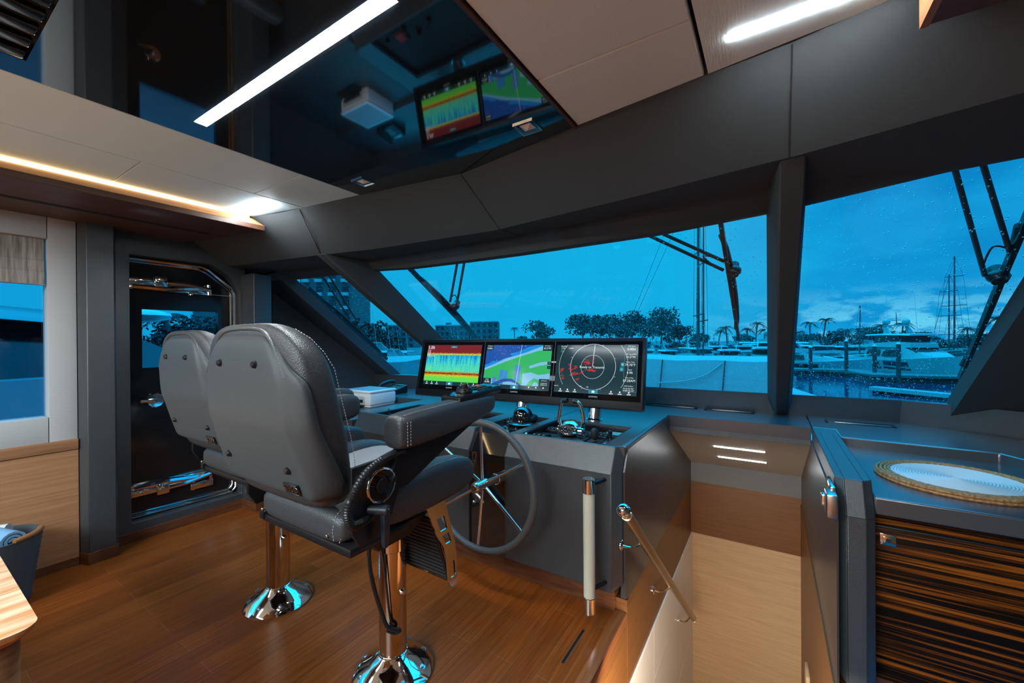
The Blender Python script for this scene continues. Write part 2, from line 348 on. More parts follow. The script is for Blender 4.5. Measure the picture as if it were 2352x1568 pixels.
# gloss black panel with its slot for the light bar and the air grille
bk = MB()
bk.prism([(-2.075, .737), (-.68, .737), (-.68, 1.562), (-1.373, 1.672), (-2.075, 1.577)], 'z', 2.30, 2.32)
bk.box((-2.075, .692, 2.30), (-1.932, .737, 2.32)).box((-.81, .692, 2.30), (-.68, .737, 2.32)).box((-2.075, .262, 2.30), (-.68, .692, 2.32)).box((-1.44, -.1, 2.30), (-.68, .262, 2.32)).box((-2.075, -.1, 2.30), (-1.95, .262, 2.32)).box((-2.075, -4.5, 2.30), (-.68, -.1, 2.32))
CB = struct('ceiling', bk, 'blackgloss', smooth=None)
obj('black_edge_strip', MB().box((-.68, -4.5, 2.292), (-.668, 1.56, 2.32)), 'walnut', CB)
pan('ceiling', [(-.662, -4.5), (-.181, -4.5), (-.181, 1.2155), (-.662, 1.2155)], 'beige')
pan('ceiling', [(-.662, 1.2185), (-.181, 1.2185), (-.181, 1.497), (-.662, 1.560)], 'beige')
pr = MB().prism([(-.169, -4.5), (1.2, -4.5), (1.2, 1.3315), (-.169, 1.3315)], 'z', 2.30, 2.32).prism([(-.169, 1.3615), (1.2, 1.3615), (.9, 1.30), (.30, 1.43), (-.169, 1.494)][:1]+[(.32, 1.3615), (.30, 1.428), (-.169, 1.494)], 'z', 2.30, 2.32).box((-.169, 1.3315, 2.30), (-.10, 1.3615, 2.32)).box((.27, 1.3315, 2.30), (.34, 1.3615, 2.32))
struct('ceiling', pr, 'beige', smooth=None)
struct('roof', MB().box((-4.25, -4.6, 2.34), (1.3, 2.3, 2.40)), 'blackmatte')
# wooden soffit along the port side with its warm cove
sf = struct('trim_3', MB().prism([(-4.2, -4.5), (-2.975, -4.5), (-2.985, 1.482), (-3.66, 1.34), (-4.2, 1.22)], 'z', 2.2, 2.232), 'walnut', bevel=.002)
obj('soffit_lip', MB().loft([[(-2.976, -4.5, 2.233), (-3.03, -4.5, 2.28), (-3.3, -4.5, 2.28), (-3.3, -4.5, 2.233)], [(-2.986, 1.478, 2.233), (-3.03, 1.42, 2.28), (-3.3, 1.36, 2.28), (-3.3, 1.40, 2.233)]]), 'walnut_edge', sf)
obj('soffit_back', MB().prism([(-4.2, -4.5), (-3.06, -4.5), (-3.06, 1.36), (-4.2, 1.15)], 'z', 2.28, 2.32), 'walnut', sf)
for k in range(4): obj('vent_slot', MB().box((-3.42+k*.014, -1.0, 2.1985), (-3.413+k*.014, 1.30, 2.2005)), 'blackmatte', sf)
cove = thing('cove_light', 'long warm light strip along the wooden soffit edge on the port side', 'light', (-3.035, -.5, 2.29))
obj('diffuser', MB().box((-3.05, -4.4, 2.281), (-3.026, 1.40, 2.297)), 'led_warm', cove)
def bar(name, label, x0, x1, y0, y1, z, m='led', grp=None):
    t = thing(name, label, 'light', ((x0+x1)/2, (y0+y1)/2, z), grp)
    obj('diffuser', MB().box((x0, y0, z-.0015), (x1, y1, z+.012), .003), m, t)
    obj('housing', MB().box((x0-.002, y0-.002, z+.013), (x1+.002, y1+.002, z+.03)), 'steel', t)
bar('light_bar', 'long white light bar set in the black gloss ceiling panel', -1.928, -.814, .694, .735, 2.298, grp='white light bars in the ceiling')
bar('light_bar', 'white light bar in the beige ceiling near the windscreen, starboard side', -.098, .268, 1.333, 1.360, 2.298, grp='white light bars in the ceiling')
bar('light_bar', 'short white light bar in the beige ceiling beside the wooden soffit', -3.0, -2.635, 1.333, 1.360, 2.286, grp='white light bars in the ceiling')
for k, x in enumerate((-.841, -1.889)):
    t = thing('downlight', ('square chrome downlight in the black ceiling near the display end', 'square chrome downlight in the black ceiling corner near the soffit')[k], 'light', (x, 1.457, 2.30), 'chrome downlights in the black ceiling')
    f = MB(); a, b_ = .046, .026
    sq = lambda r, z: [(x-r, 1.457-r, z), (x+r, 1.457-r, z), (x+r, 1.457+r, z), (x-r, 1.457+r, z)]
    f.loft([sq(a, 2.300), sq(a, 2.294), sq(a-.004, 2.294), sq(b_, 2.312), sq(b_-.004, 2.316)], cap=False)
    obj('bezel', f, 'chrome', t, smooth=None)
    obj('lens', MB().loft([sq(b_, 2.3), sq(.004, 2.29)]), mat('frosted_lens', (.75, .68, .66), .2), t, smooth=None)
v = thing('air_grille', 'black slotted air grille in the gloss ceiling panel', 'vent', (-1.7, .08, 2.30))
obj('duct', MB().box((-1.95, -.1, 2.335), (-1.44, .262, 2.34)), 'blackmatte', v)
for k in range(6): obj('slat', MB().box((-1.945+k*.088, -.1, 2.298), (-1.945+k*.088+.052, .255, 2.315), .004), 'blackgloss', v)
# overhead wooden box at the starboard edge of the view
ob = thing('overhead_locker', 'dark wooden overhead locker corner at the top starboard edge', 'locker', (.8, 1.2, 2.2))
obj('panel', MB().box((.335, .5, 2.19), (1.19, 1.40, 2.21)), 'walnut', ob); obj('side', MB().box((.318, .5, 2.188), (.335, 1.405, 2.297)), 'walnut_edge', ob)

# ------------------------------------------------------------------ dark headliner over the windscreen
XS = [-4.2, -3.8, -2.79, -2.32, -1.77, -1.35, -.5, 0, .06, .565, 1.25]
A_ = [1.18, 1.27, 1.50, 1.552, 1.618, 1.674, 1.538, 1.482, 1.475, 1.36, 1.15]
B_ = [1.55, 1.616, 1.777, 1.870, 1.912, 1.944, 1.835, 1.751, 1.746, 1.622, 1.42]
C_ = [1.9, 1.98, 2.09, 2.15, 2.17, 2.16, 2.085, 2.03, 2.02, 1.93, 1.88]
Dz = [2.03, 2.02, 2.0, 1.978, 1.972, 1.970, 1.975, 1.997, 2.0, 2.04, 2.06]
h = MB()
rows = [[(x, y-.05, 2.36) for x, y in zip(XS, A_)], [(x, y, 2.297) for x, y in zip(XS, A_)], [(x, y, 2.06) for x, y in zip(XS, B_)], [(x, y, 2.062) for x, y in zip(XS, C_)],
        [(x, GY(z)-.03, z) for x, z in zip(XS, Dz)], [(x, GY(z)+.03, z-.005) for x, z in zip(XS, Dz)], [(x, GY(z)+.2, 2.42) for x, z in zip(XS, Dz)]]
h.loft(rows, cap=False, close=False)
HL = struct('trim_4', h, 'headliner', smooth=30)
sm = MB()
def lerp(xs, ys, x):
    for i in range(len(xs)-1):
        if xs[i] <= x <= xs[i+1]: return ys[i]+(ys[i+1]-ys[i])*(x-xs[i])/(xs[i+1]-xs[i])
for xa, xb, xc in ((.06, .06, None), (-1.373, -1.31, -1.28), (-2.62, -2.79, None)):
    a = V((xa, lerp(XS, A_, xa), 2.297)); b = V((xb, lerp(XS, B_, xb), 2.06)); sm.tube([a+V((0, -.001, -.0008)), b+V((0, -.001, -.0008))], .0022, 6)
    if xc: sm.tube([b, V((xc, lerp(XS, C_, xc), 2.061))], .0022, 6)
obj('seam', sm, 'blackmatte', HL)
# windscreen posts
def post(name, f):
    bt = [(f(-.022), 3.79, .85), (f(.035), 3.585, .855), (f(.105), 3.60, .855), (f(.135), 3.79, .85)]
    tp = [(f(-.012), GY(2.06)+.03, 2.07), (f(.030), 1.755, 2.061), (f(.112), 1.748, 2.061), (f(.135), GY(2.06)+.03, 2.07)]
    struct(name, MB().loft([bt, tp]), 'headliner', bevel=.008)
post('trim_5', lambda x: x); post('trim_6', lambda x: -2.70-x)
# sill below the glass
SX = [-4.2, -2.7, -1.37, 0, .72, 1.2, 1.3]; SY = [3.35, 3.56, 3.60, 3.63, 3.64, 3.32, 3.2]
s = MB().loft([[(x, y, .83) for x, y in zip(SX, SY)], [(x, min(3.575, y-.01), 1.013) for x, y in zip(SX, SY)], [(x, 3.62, 1.005) for x in SX], [(x, 3.95, .80) for x in SX]], cap=False, close=False)
struct('wall_front', s, 'leather', smooth=30)
# side frames of the windscreen (deep dark reveals)
def slab(P, off): n = V((0, 1, 1.4)).normalized(); return MB().loft([[V(p) for p in P], [V(p)+n*off for p in P]])
n_ = .105
struct('trim_7', slab([(.918, 3.49, .945), (1.3, 3.54, .89), (1.3, 1.95, 2.03), (.918, 1.95, 2.045)], n_), 'headliner', smooth=None)
struct('trim_8', slab([(-3.945, 3.52, .92), (-4.25, 3.52, .92), (-4.25, 1.95, 2.04), (-3.775, 1.95, 2.035)], n_), 'headliner', smooth=None)
# the panes
def pane(name, x0, x1, zb=.985, zt=2.06):
    n = V((0, 1, 1.4)).normalized(); P = [V((x0, GY(zb), zb)), V((x1, GY(zb), zb)), V((x1, GY(zt), zt)), V((x0, GY(zt), zt))]
    return struct(name, MB().loft([P, [p+n*.008 for p in P]]), 'glass', smooth=None)
pane('window_2', -2.665, -.012); pane('window_3', -4.2, -2.75); pane('window_4', .10, 1.25)

# ------------------------------------------------------------------ stairwell
struct('wall_left', MB().box((-.70, 2.09, -.386), (-.632, 4.15, .068)), 'oak_shaded', smooth=None)
struct('wall_left', MB().box((-.70, 1.1, -.386), (-.634, 2.09, -.051)), 'oak_shaded', smooth=None)
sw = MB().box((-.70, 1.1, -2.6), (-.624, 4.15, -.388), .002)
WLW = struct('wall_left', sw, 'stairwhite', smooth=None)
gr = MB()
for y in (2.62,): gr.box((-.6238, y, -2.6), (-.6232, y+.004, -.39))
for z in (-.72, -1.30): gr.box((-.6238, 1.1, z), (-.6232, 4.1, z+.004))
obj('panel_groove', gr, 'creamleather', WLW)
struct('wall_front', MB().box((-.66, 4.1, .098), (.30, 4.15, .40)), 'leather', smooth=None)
struct('wall_front', MB().box((-.66, 4.1, -.382), (.30, 4.15, .098)), 'oak_shaded', smooth=None)
struct('wall_front', MB().box((-.66, 4.104, -2.6), (.30, 4.15, -.384)), 'oak_lit', smooth=None)
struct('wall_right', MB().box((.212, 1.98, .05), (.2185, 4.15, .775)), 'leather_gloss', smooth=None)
struct('wall_right', MB().box((.206, 1.98, -2.6), (.25, 4.15, .048)), 'oak_shaded', smooth=None)
struct('trim_9', MB().box((.185, 3.2, -2.6), (.206, 3.35, -.75), .004), 'oak_lit')
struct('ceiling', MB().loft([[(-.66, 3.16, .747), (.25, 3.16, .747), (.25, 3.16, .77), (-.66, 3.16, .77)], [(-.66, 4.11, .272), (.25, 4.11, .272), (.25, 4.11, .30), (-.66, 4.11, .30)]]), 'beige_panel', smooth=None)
struct('floor', MB().box((-.7, .3, -2.65), (.3, 4.2, -2.6)), 'oak_lit', smooth=None)
struct('wall_back', MB().box((-.7, 1.0, -2.6), (.3, 1.1, -.06)), 'oak_shaded', smooth=None)
struct('wall_right', MB().box((.212, 1.0, -2.6), (.30, 1.98, -.001)), 'oak_shaded', smooth=None)
def sbar(label, P, Q):
    P, Q = V(P), V(Q); t = thing('stair_light', label, 'light', (P+Q)/2, 'light bars over the stairs')
    u = V((0, 1, -.5)).normalized(); n = V((0, -.5, -1)).normalized()
    obj('diffuser', MB().loft([[P-u*.011+n*.004, P+u*.011+n*.004, P+u*.011, P-u*.011], [Q-u*.011+n*.004, Q+u*.011+n*.004, Q+u*.011, Q-u*.011]]), 'led_small', t)
    obj('end_cap', MB().loft([[Q-u*.012+n*.005, Q+u*.012+n*.005, Q+u*.012, Q-u*.012], [Q-u*.012+n*.005+V((.008, 0, 0)), Q+u*.012+n*.005+V((.008, 0, 0)), Q+u*.012+V((.008, 0, 0)), Q-u*.012+V((.008, 0, 0))]]), 'steel', t)
SBZ = lambda y: .747-.5*(y-3.16)
sbar('upper of the two white light bars over the stairs', (-.366, 3.452, SBZ(3.452)), (-.035, 3.452, SBZ(3.452)))
sbar('lower of the two white light bars over the stairs', (-.368, 3.766, SBZ(3.766)), (-.03, 3.766, SBZ(3.766)))
# ------------------------------------------------------------------ helm console and dash
HC = thing('helm_console', 'wide charcoal leather helm console with sloped front and recessed switch trays', 'console', (-1.7, 2.4, 0))
PF = lambda d: [(2.005+d, .13), (2.005+d, .735), (2.075+d, .862), (2.092+d, .862), (2.092+d, .80), (2.30+d, .13)]
def front(x0, x1, ch0=0, ch1=0):
    r = []
    xs = ([(x0, ch0)] if ch0 else []) + [(x0+ch0, 0), (x1-ch1, 0)] + ([(x1, ch1)] if ch1 else [])
    for x, d in xs: r.append([(x, y if k > 3 else y+d, z+(d*.9 if (k in (0,)) else 0)) for k, (y, z) in enumerate(PF(0))])
    return MB().loft(r)
obj('front_panel', front(-2.80, -1.603, .05, 0), 'leather', HC, bevel=.004, smooth=25)
obj('front_panel', front(-1.333, -.640, 0, .045), 'leather', HC, bevel=.004, smooth=25)
cp = MB().prism([(2.02, .12), (2.02, .725), (2.085, .835), (2.60, .835), (2.60, .80), (2.11, .80), (2.09, 0.12)], 'x', -1.602, -1.334)
obj('centre_panel', cp, 'blackgloss', HC, smooth=20)
tp = MB()
zt0, zt1 = .78, .86
for a, b in (((-2.80, 2.60), (-.64, 3.74)), ((-.745, 2.09), (-.64, 2.60)), ((-1.332, 2.09), (-1.272, 2.60)), ((-1.72, 2.09), (-1.604, 2.60)), ((-2.80, 2.09), (-2.62, 2.60)), ((-4.2, 2.83), (-2.80, 3.74)), ((-.64, 3.15), (.215, 3.78))):
    tp.box((a[0], a[1], zt0), (b[0], b[1], zt1))
obj('dash_top', tp, 'dash', HC, smooth=None)
tr = MB().box((-2.62, 2.09, .77), (-1.72, 2.60, .812)).box((-1.272, 2.09, .77), (-.745, 2.60, .812))
obj('tray', tr, 'blackmatte', HC, smooth=None)
rim = MB()
for x0, x1 in ((-1.272, -.745), (-2.62, -1.72)):
    for a, b in (((x0, 2.575, .81), (x1, 2.60, .855)), ((x0, 2.092, .81), (x0+.012, 2.60, .857)), ((x1-.012, 2.092, .81), (x1, 2.60, .857))): rim.box(a, b, .002)
obj('tray_rim', rim, 'black', HC)
obj('side_panel', MB().prism([(2.06, .09), (2.06, .74), (2.12, .845), (3.16, .845), (4.1, .285), (4.1, .07), (2.12, .07)], 'x', -.655, -.630), 'leather_gloss', HC, smooth=None)
obj('kick_base', MB().box((-2.74, 2.07, 0), (-.69, 2.2, .13)), 'base', HC, smooth=None)
obj('header', MB().box((-.63, 3.15, .745), (.213, 3.17, .80)).box((-.63, 3.15, .745), (.213, 3.30, .752)), 'leather', HC, smooth=None)
obj('edge_strip', MB().box((-.662, 2.10, .835), (-.632, 3.17, .866), .008), 'leather', HC)
obj('dash_joint', MB().box((-1.304, 2.60, .8595), (-1.298, 3.15, .8612)), 'blackmatte', HC, smooth=None)
sh = MB().box((-4.2, 2.03, .72), (-2.80, 2.83, .80), .004).box((-4.2, 2.06, 0), (-2.80, 2.83, .72))
obj('side_shelf', sh, 'leather', HC, smooth=None)
# demister grilles along the foot of the windscreen
for i, (x0, x1, y) in enumerate(((-2.35, -1.95, 3.52), (-1.85, -1.45, 3.53), (-.90, -.50, 3.57), (-.44, -.10, 3.56), (.31, .66, 3.43))):
    g = thing('air_grille', ('demister grille behind the left display', 'demister grille behind the middle display', 'demister grille on the dash just right of the displays', 'demister grille on the dash beside the windscreen post', 'demister grille on the starboard dash before the round mats')[i], 'vent', ((x0+x1)/2, y, .86), 'demister grilles')
    f = MB()
    for a, b in (((x0, y-.045), (x1, y-.033)), ((x0, y+.033), (x1, y+.045)), ((x0, y-.045), (x0+.012, y+.045)), ((x1-.012, y-.045), (x1, y+.045))): f.box((*a, .86), (*b, .866), .001)
    obj('frame', f, 'black', g); obj('slot', MB().box((x0+.012, y-.033, .8595), (x1-.012, y+.033, .8605)), 'blackmatte', g)
    obj('louvre', MB().box((x0+.05, y-.004, .8605), (x1-.02, y+.014, .864), .001), 'steel', g)

# ------------------------------------------------------------------ display unit
DO = V((-1.681, 2.686, 1.192)); De = V((.998, .062, 0)).normalized(); Du = V((-.0142, .2293, .9733)); Du = (Du-De*Du.dot(De)).normalized(); Dn = De.cross(Du)
P2 = lambda u, v, o=0: DO + De*u + Du*v + Dn*o
DM = lambda u, v, o: frame(P2(u, v, o), De, Du)
DU = thing('display_unit', 'wide black triple screen navigation display on chrome posts above the dash', 'display', DO)
def pbox(mb, u0, u1, v0, v1, o0, o1, bev=0): return mb.box((u0, v0, o0), (u1, v1, o1), bev, 2, DM(0, 0, 0))
obj('housing', pbox(MB(), -.98, .98, -.251, .251, -.07, 0, .012), 'black', DU)
obj('front_glass', pbox(MB(), -.945, .96, -.192, .222, 0, .004, .001), 'screenglass', DU)
jg = mat('joint_grey', (.10, .11, .12), .5)
for u in (-.298, .325): obj('glass_joint', pbox(MB(), u-.0015, u+.0015, -.192, .222, .004, .0046), jg, DU, smooth=None)
def sonar():
    m = bpy.data.materials.new('sonar_image'); m.use_nodes = True; n = m.node_tree; b = n.nodes['Principled BSDF']; k = n.links.new
    uv = n.nodes.new('ShaderNodeUVMap'); sp = n.nodes.new('ShaderNodeSeparateXYZ'); k(uv.outputs[0], sp.inputs[0])
    def noise(scale, sx, sy, det=2):
        mp = n.nodes.new('ShaderNodeMapping'); mp.inputs['Scale'].default_value = (sx, sy, 1); x = n.nodes.new('ShaderNodeTexNoise'); x.inputs['Scale'].default_value = scale; x.inputs['Detail'].default_value = det
        k(uv.outputs[0], mp.inputs[0]); k(mp.outputs[0], x.inputs['Vector']); return x.outputs[0]
    def math_(op, a, b_, c=None):
        q = n.nodes.new('ShaderNodeMath'); q.operation = op
        for i, z in enumerate((a, b_, c)):
            if z is None: continue
            if isinstance(z, (int, float)): q.inputs[i].default_value = z
            else: k(z, q.inputs[i])
        return q.outputs[0]
    fine = noise(60, 1.6, 1); col = noise(40, 1.4, .06); rough = noise(30, 3, 1.4, 4)
    v = sp.outputs[1]
    # depth value: seabed bands jitter with column noise, mid-water column mostly from noise
    j = math_('MULTIPLY_ADD', math_('SUBTRACT', rough, .5), .16, v)
    r = n.nodes.new('ShaderNodeValToRGB'); r.color_ramp.interpolation = 'LINEAR'; e = r.color_ramp.elements
    stops = [(0, (.10, .75, .12)), (.12, (.16, .78, .06)), (.175, (.75, .55, .01)), (.20, (.35, .02, 0)), (.232, (.22, .01, 0)), (.25, (.75, .30, .01)), (.268, (.05, .72, .30)), (.30, (.01, .60, .62)), (.70, (.01, .55, .75)), (.725, (.10, .75, .25)), (.745, (.85, .65, .01)), (.765, (.75, .12, .01)), (.78, (.20, .015, .02))]
    e[0].position, e[0].color = stops[0][0], (*stops[0][1], 1); e[1].position, e[1].color = stops[-1][0], (*stops[-1][1], 1)
    for p, c in stops[1:-1]: q = e.new(p); q.color = (*c, 1)
    k(j, r.inputs[0])
    r2 = n.nodes.new('ShaderNodeValToRGB'); e = r2.color_ramp.elements
    e[0].position, e[0].color = .38, (.005, .10, .48, 1); e[1].position, e[1].color = .60, (.14, .80, .32, 1); q = e.new(.455); q.color = (.01, .42, .80, 1); q = e.new(.52); q.color = (.02, .68, .70, 1)
    bias = n.nodes.new('ShaderNodeMapRange'); bias.inputs[1].default_value = .3; bias.inputs[2].default_value = .72; bias.inputs[3].default_value = .09; bias.inputs[4].default_value = -.06; k(v, bias.inputs[0])
    s = math_('ADD', math_('MULTIPLY_ADD', fine, .5, math_('MULTIPLY', col, .5)), bias.outputs[0]); k(s, r2.inputs[0])
    inside = math_('MULTIPLY', math_('GREATER_THAN', j, .285), math_('LESS_THAN', v, .715))
    mx = n.nodes.new('ShaderNodeMix'); mx.data_type = 'RGBA'; k(inside, mx.inputs[0]); k(r.outputs[0], mx.inputs[6]); k(r2.outputs[0], mx.inputs[7])
    k(mx.outputs[2], b.inputs['Emission Color']); b.inputs['Emission Strength'].default_value = .95; b.inputs['Base Color'].default_value = (.01, .01, .01, 1); b.inputs['Roughness'].default_value = .12; b.inputs['Specular IOR Level'].default_value = .14
    return m
E_ = {}
def em(key, col, s=1.0):
    if key not in E_: E_[key] = emis('screen_'+key, col, s, .12); E_[key].node_tree.nodes['Principled BSDF'].inputs['Specular IOR Level'].default_value = .14
    return E_[key]
SCR = {'sonar_screen': (-.612, .57), 'chart_screen': (.012, .578), 'radar_screen': (.638, .59)}
SV0, SV1 = -.153, .196
def scr_poly(mb, pts, uc, o): return mb.poly([P2(uc+x, y, o) for x, y in pts])
def quadp(mb, u0, u1, v0, v1, o): return mb.poly([P2(u0, v0, o), P2(u1, v0, o), P2(u1, v1, o), P2(u0, v1, o)])
def quadp_(*a):
    mb = MB(); quadp(mb, *a); return mb
dark = em('dark', (.004, .028, .038), 1); white = em('white', (.75, .85, .88), 1)
def screen(name, m):
    uc, w = SCR[name]; mb = MB(); quadp(mb, uc-w/2, uc+w/2, SV0, SV1, .0045); return obj(name, mb, m, DU, smooth=None), uc, w
def menu(s, uc, w):
    for x in (-.245, -.19, -.135, .125, .185, .245):
        obj('menu_icon', quadp_(uc+x-.005, uc+x+.005, SV0+.016, SV0+.026, .0056), white, s, smooth=None); obj('menu_caption', quadp_(uc+x-.013, uc+x+.013, SV0+.005, SV0+.0105, .0056), white, s, smooth=None)
    mb = MB(); quadp(mb, uc-.033, uc+.033, SV0+.001, SV0+.030, .0055); obj('home_key', mb, em('key', (.005, .22, .32)), s, smooth=None)
    mb = MB(); scr_poly(mb, [(-.010, SV0+.007), (.010, SV0+.007), (.010, SV0+.016), (.014, SV0+.016), (0, SV0+.026), (-.014, SV0+.016), (-.010, SV0+.016)], uc, .0060); obj('home_icon', mb, white, s, smooth=None)
    text('maker_name', 'GARMIN', .017, DM(uc, SV0-.020, .0046), em('logo', (.35, .37, .38)), s)
# sonar
s1, uc, w = screen('sonar_screen', dark)
mb = MB(); quadp(mb, uc-w/2, uc+w/2, SV0+.032, SV1, .005); o = obj('sonar_image', mb, sonar(), s1, smooth=None)
uvl = o.data.uv_layers.new(name='UVMap')
for lp in o.data.loops:
    q = o.data.vertices[lp.vertex_index].co; uvl.data[lp.index].uv = ((q.dot(De)-(uc-w/2))/w, (q.dot(Du)-(SV0+.032))/(SV1-SV0-.032))
menu(s1, uc, w)
text('depth_reading', '5.0ft', .042, DM(uc-.245, SV1-.024, .0054), white, s1)
for k, tline in enumerate(('79.70', '07:28', '0.00 k', '07:28:12 AM')): text('small_reading', tline, .016, DM(uc-.283, SV1-.052-k*.0155, .0054), white, s1, 'LEFT')
mb = MB(); quadp(mb, uc-.03, uc+.035, SV1-.026, SV1-.010, .0054); obj('range_key', mb, em('key', (.005, .22, .32)), s1, smooth=None)
text('range_text', '-  Auto  +', .013, DM(uc+.002, SV1-.018, .0058), white, s1)
# chart
s2, uc, w = screen('chart_screen', em('deep', (.010, .085, .40), 1))
shore = [(-.289, .010), (-.20, .045), (-.10, .09), (0, .118), (.08, .142), (.16, .172), (.21, .19), (.289, .196)]
lo = SV0+.032
mb = MB(); scr_poly(mb, [(-.289, .030), (-.25, .045), (-.215, .066), (-.19, .062), (-.183, .082), (-.172, .062), (-.12, .085), (-.04, .108), (-.07, .12), (-.06, .128), (.0, .14), (.08, .175), (.16, .196), (.289, .196), (.289, 0), (-.289, 0)], uc, .0048); obj('shallow_water', mb, em('shallow', (.006, .26, .72)), s2, smooth=None)
mb = MB(); scr_poly(mb, [(-.289, lo)]+[(.289, lo), (.289, .178)]+[(x, y-.004) for x, y in reversed(shore[:-1])], uc, .0051); obj('beach_water', mb, em('pale', (.20, .52, .78)), s2, smooth=None)
mb = MB(); scr_poly(mb, [(-.289, -.075), (-.289, -.012), (-.20, .022), (-.10, .062), (0, .095), (.08, .120), (.18, .150), (.289, .165), (.289, .072), (.20, .060), (.11, .030), (.12, .012), (.20, .035), (.289, .05), (.289, -.02), (.24, -.03), (.19, -.035), (.13, -.018), (.06, -.03), (.06, -.115), (-.03, -.085), (-.12, -.11), (-.20, -.075)], uc, .0054); obj('land', mb, em('land', (.03, .46, .13)), s2, smooth=None)
mb = MB(); scr_poly(mb, [(.10, -.121), (.12, -.09), (.16, -.062), (.21, -.075), (.235, -.121), (.205, -.121), (.19, -.095), (.165, -.09), (.15, -.121)], uc, .0054); obj('land', mb, em('land', (.03, .46, .13)), s2, smooth=None)
for x, y, dx, dy in ((-.205, -.125, .035, .062), (-.145, -.120, .040, .115), (-.10, -.08, .028, .07), (-.01, -.085, .05, .12)): obj('marina_basin', quadp_(uc+x, uc+x+dx, y, y+dy, .0057), em('basin', (.03, .26, .66)), s2, smooth=None)
mb = MB(); scr_poly(mb, [(-.21, -.121), (-.16, -.095), (-.10, -.075), (-.03, -.072), (.03, -.10), (.06, -.121), (.03, -.121), (0, -.105), (-.04, -.095), (-.10, -.098), (-.15, -.121)], uc, .0059); obj('channel', mb, em('deep', (.010, .085, .40), 1), s2, smooth=None)
random.seed(3)
for k in range(60):
    x = random.uniform(-.28, .12); y = random.uniform(.03, .19)
    if y > lerp([p[0] for p in shore], [p[1] for p in shore], x)+.035: obj('sounding_mark', quadp_(uc+x-.0013, uc+x+.0013, y-.0013, y+.0013, .0050), white, s2, smooth=None)
for k in range(40):
    x, y, dx, dy = random.choice(((-.205, -.125, .035, .062), (-.145, -.10, .040, .085), (-.01, -.06, .05, .09))); x += random.uniform(0, dx); y += random.uniform(0, dy); obj('vessel_mark', quadp_(uc+x-.006, uc+x+.006, y-.0009, y+.0009, .0060), em('red', (.55, .02, .05)), s2, smooth=None)
mb = MB(); mb.poly([P2(uc+.0345, .196, .006), P2(uc+.032, .196, .006), P2(uc+.0085, -.118, .006), P2(uc+.0110, -.118, .006)]); obj('heading_line', mb, white, s2, smooth=None)
bx = MB()
for u0, u1, v0, v1 in ((-.289, -.225, .152, .196), (.215, .289, .150, .196), (-.289, -.215, -.121, -.075), (.205, .289, -.121, -.065), (.262, .289, .045, .068), (.262, .289, .012, .035), (-.289, .289, SV0, lo)): quadp(bx, uc+u0, uc+u1, v0, v1, .0062)
obj('data_box', bx, dark, s2, smooth=None)
for body, sz, u, v in (('0.00kt', .0195, -.257, .167), ('GPS Speed', .010, -.257, .187), ('013°M', .021, .252, .168), ('GPS Heading', .009, .252, .188), ('4.9ft', .026, -.252, -.104), ('Depth', .011, -.252, -.084), ('N 26°06.767\'', .010, .247, -.098), ('W080°06.427\'', .010, .247, -.110), ('GPS Position', .009, .247, -.078), ('+', .018, .2755, .0565), ('-', .018, .2755, .0235)): text('reading', body, sz, DM(uc+u, v, .0066), white, s2)
menu_z = MB(); menu(s2, uc, w)
for c in list(s2.children):
    if c.name.split('.')[0] in ('menu_icon', 'home_key', 'home_icon'): c.location = Dn*.0012
# radar
s3, uc, w = screen('radar_screen', em('radar', (.004, .030, .040), 1))
menu(s3, uc, w)
rc = V((.622, .037))
def arc(R, a0, a1, th, nseg=64):
    mb = MB(); pts = []
    for i in range(nseg+1):
        a = math.radians(a0+(a1-a0)*i/nseg); c, s = math.cos(a), math.sin(a); pts.append((c, s))
    for (c, s), (c2, s_) in zip(pts, pts[1:]): mb.poly([P2(rc.x+c*(R-th), rc.y+s*(R-th), .0052), P2(rc.x+c*(R+th), rc.y+s*(R+th), .0052), P2(rc.x+c2*(R+th), rc.y+s_*(R+th), .0052), P2(rc.x+c2*(R-th), rc.y+s_*(R-th), .0052)])
    return mb
ringm = em('ring', (.50, .62, .66))
obj('range_ring', arc(.084, 0, 360, .0012), ringm, s3, smooth=None); obj('range_ring', arc(.164, 0, 360, .0017), ringm, s3, smooth=None)
obj('range_ring', arc(.248, -34, 39, .0011), ringm, s3, smooth=None); obj('range_ring', arc(.252, 141, 212, .0011), ringm, s3, smooth=None)
mb = MB(); mb.poly([P2(.620, .040, .0054), P2(.624, .040, .0054), P2(.634, .196, .0054), P2(.629, .196, .0054)])
obj('heading_line', mb, ringm, s3, smooth=None)
for k in range(8):
    a = math.radians(22+45*k); c, s = math.cos(a), math.sin(a); obj('bearing_tick', quadp_(rc.x+c*.173-.005, rc.x+c*.173+.005, rc.y+s*.170-.001, rc.y+s*.170+.001, .0054), ringm, s3, smooth=None)
random.seed(5)
for x, y, sx, sy in ((.589, .081, .022, .010), (.599, .060, .026, .010), (.638, .075, .012, .025), (.463, .045, .014, .012), (.504, .029, .018, .012), (.470, .016, .018, .010), (.403, .001, .016, .022), (.411, -.036, .018, .022), (.486, -.019, .018, .012), (.52, -.016, .018, .006), (.561, -.004, .016, .006), (.611, .012, .028, .012), (.645, .010, .018, .006), (.525, -.053, .016, .010)):
    for k in range(7):
        cx, cy = x*.98+random.uniform(-sx, sx)*.6, y*.98+random.uniform(-sy, sy); l = sx*random.uniform(.3, .8); a = random.choice((0, 0, .4, .1)); th = .0011; mb = MB()
        mb.poly([P2(cx-l, cy-l*a-th, .0055), P2(cx+l, cy+l*a-th, .0055), P2(cx+l, cy+l*a+th, .0055), P2(cx-l, cy-l*a+th, .0055)]); obj('radar_echo', mb, em('echo', (.75, .02, .02)), s3, smooth=None)
mb = MB()
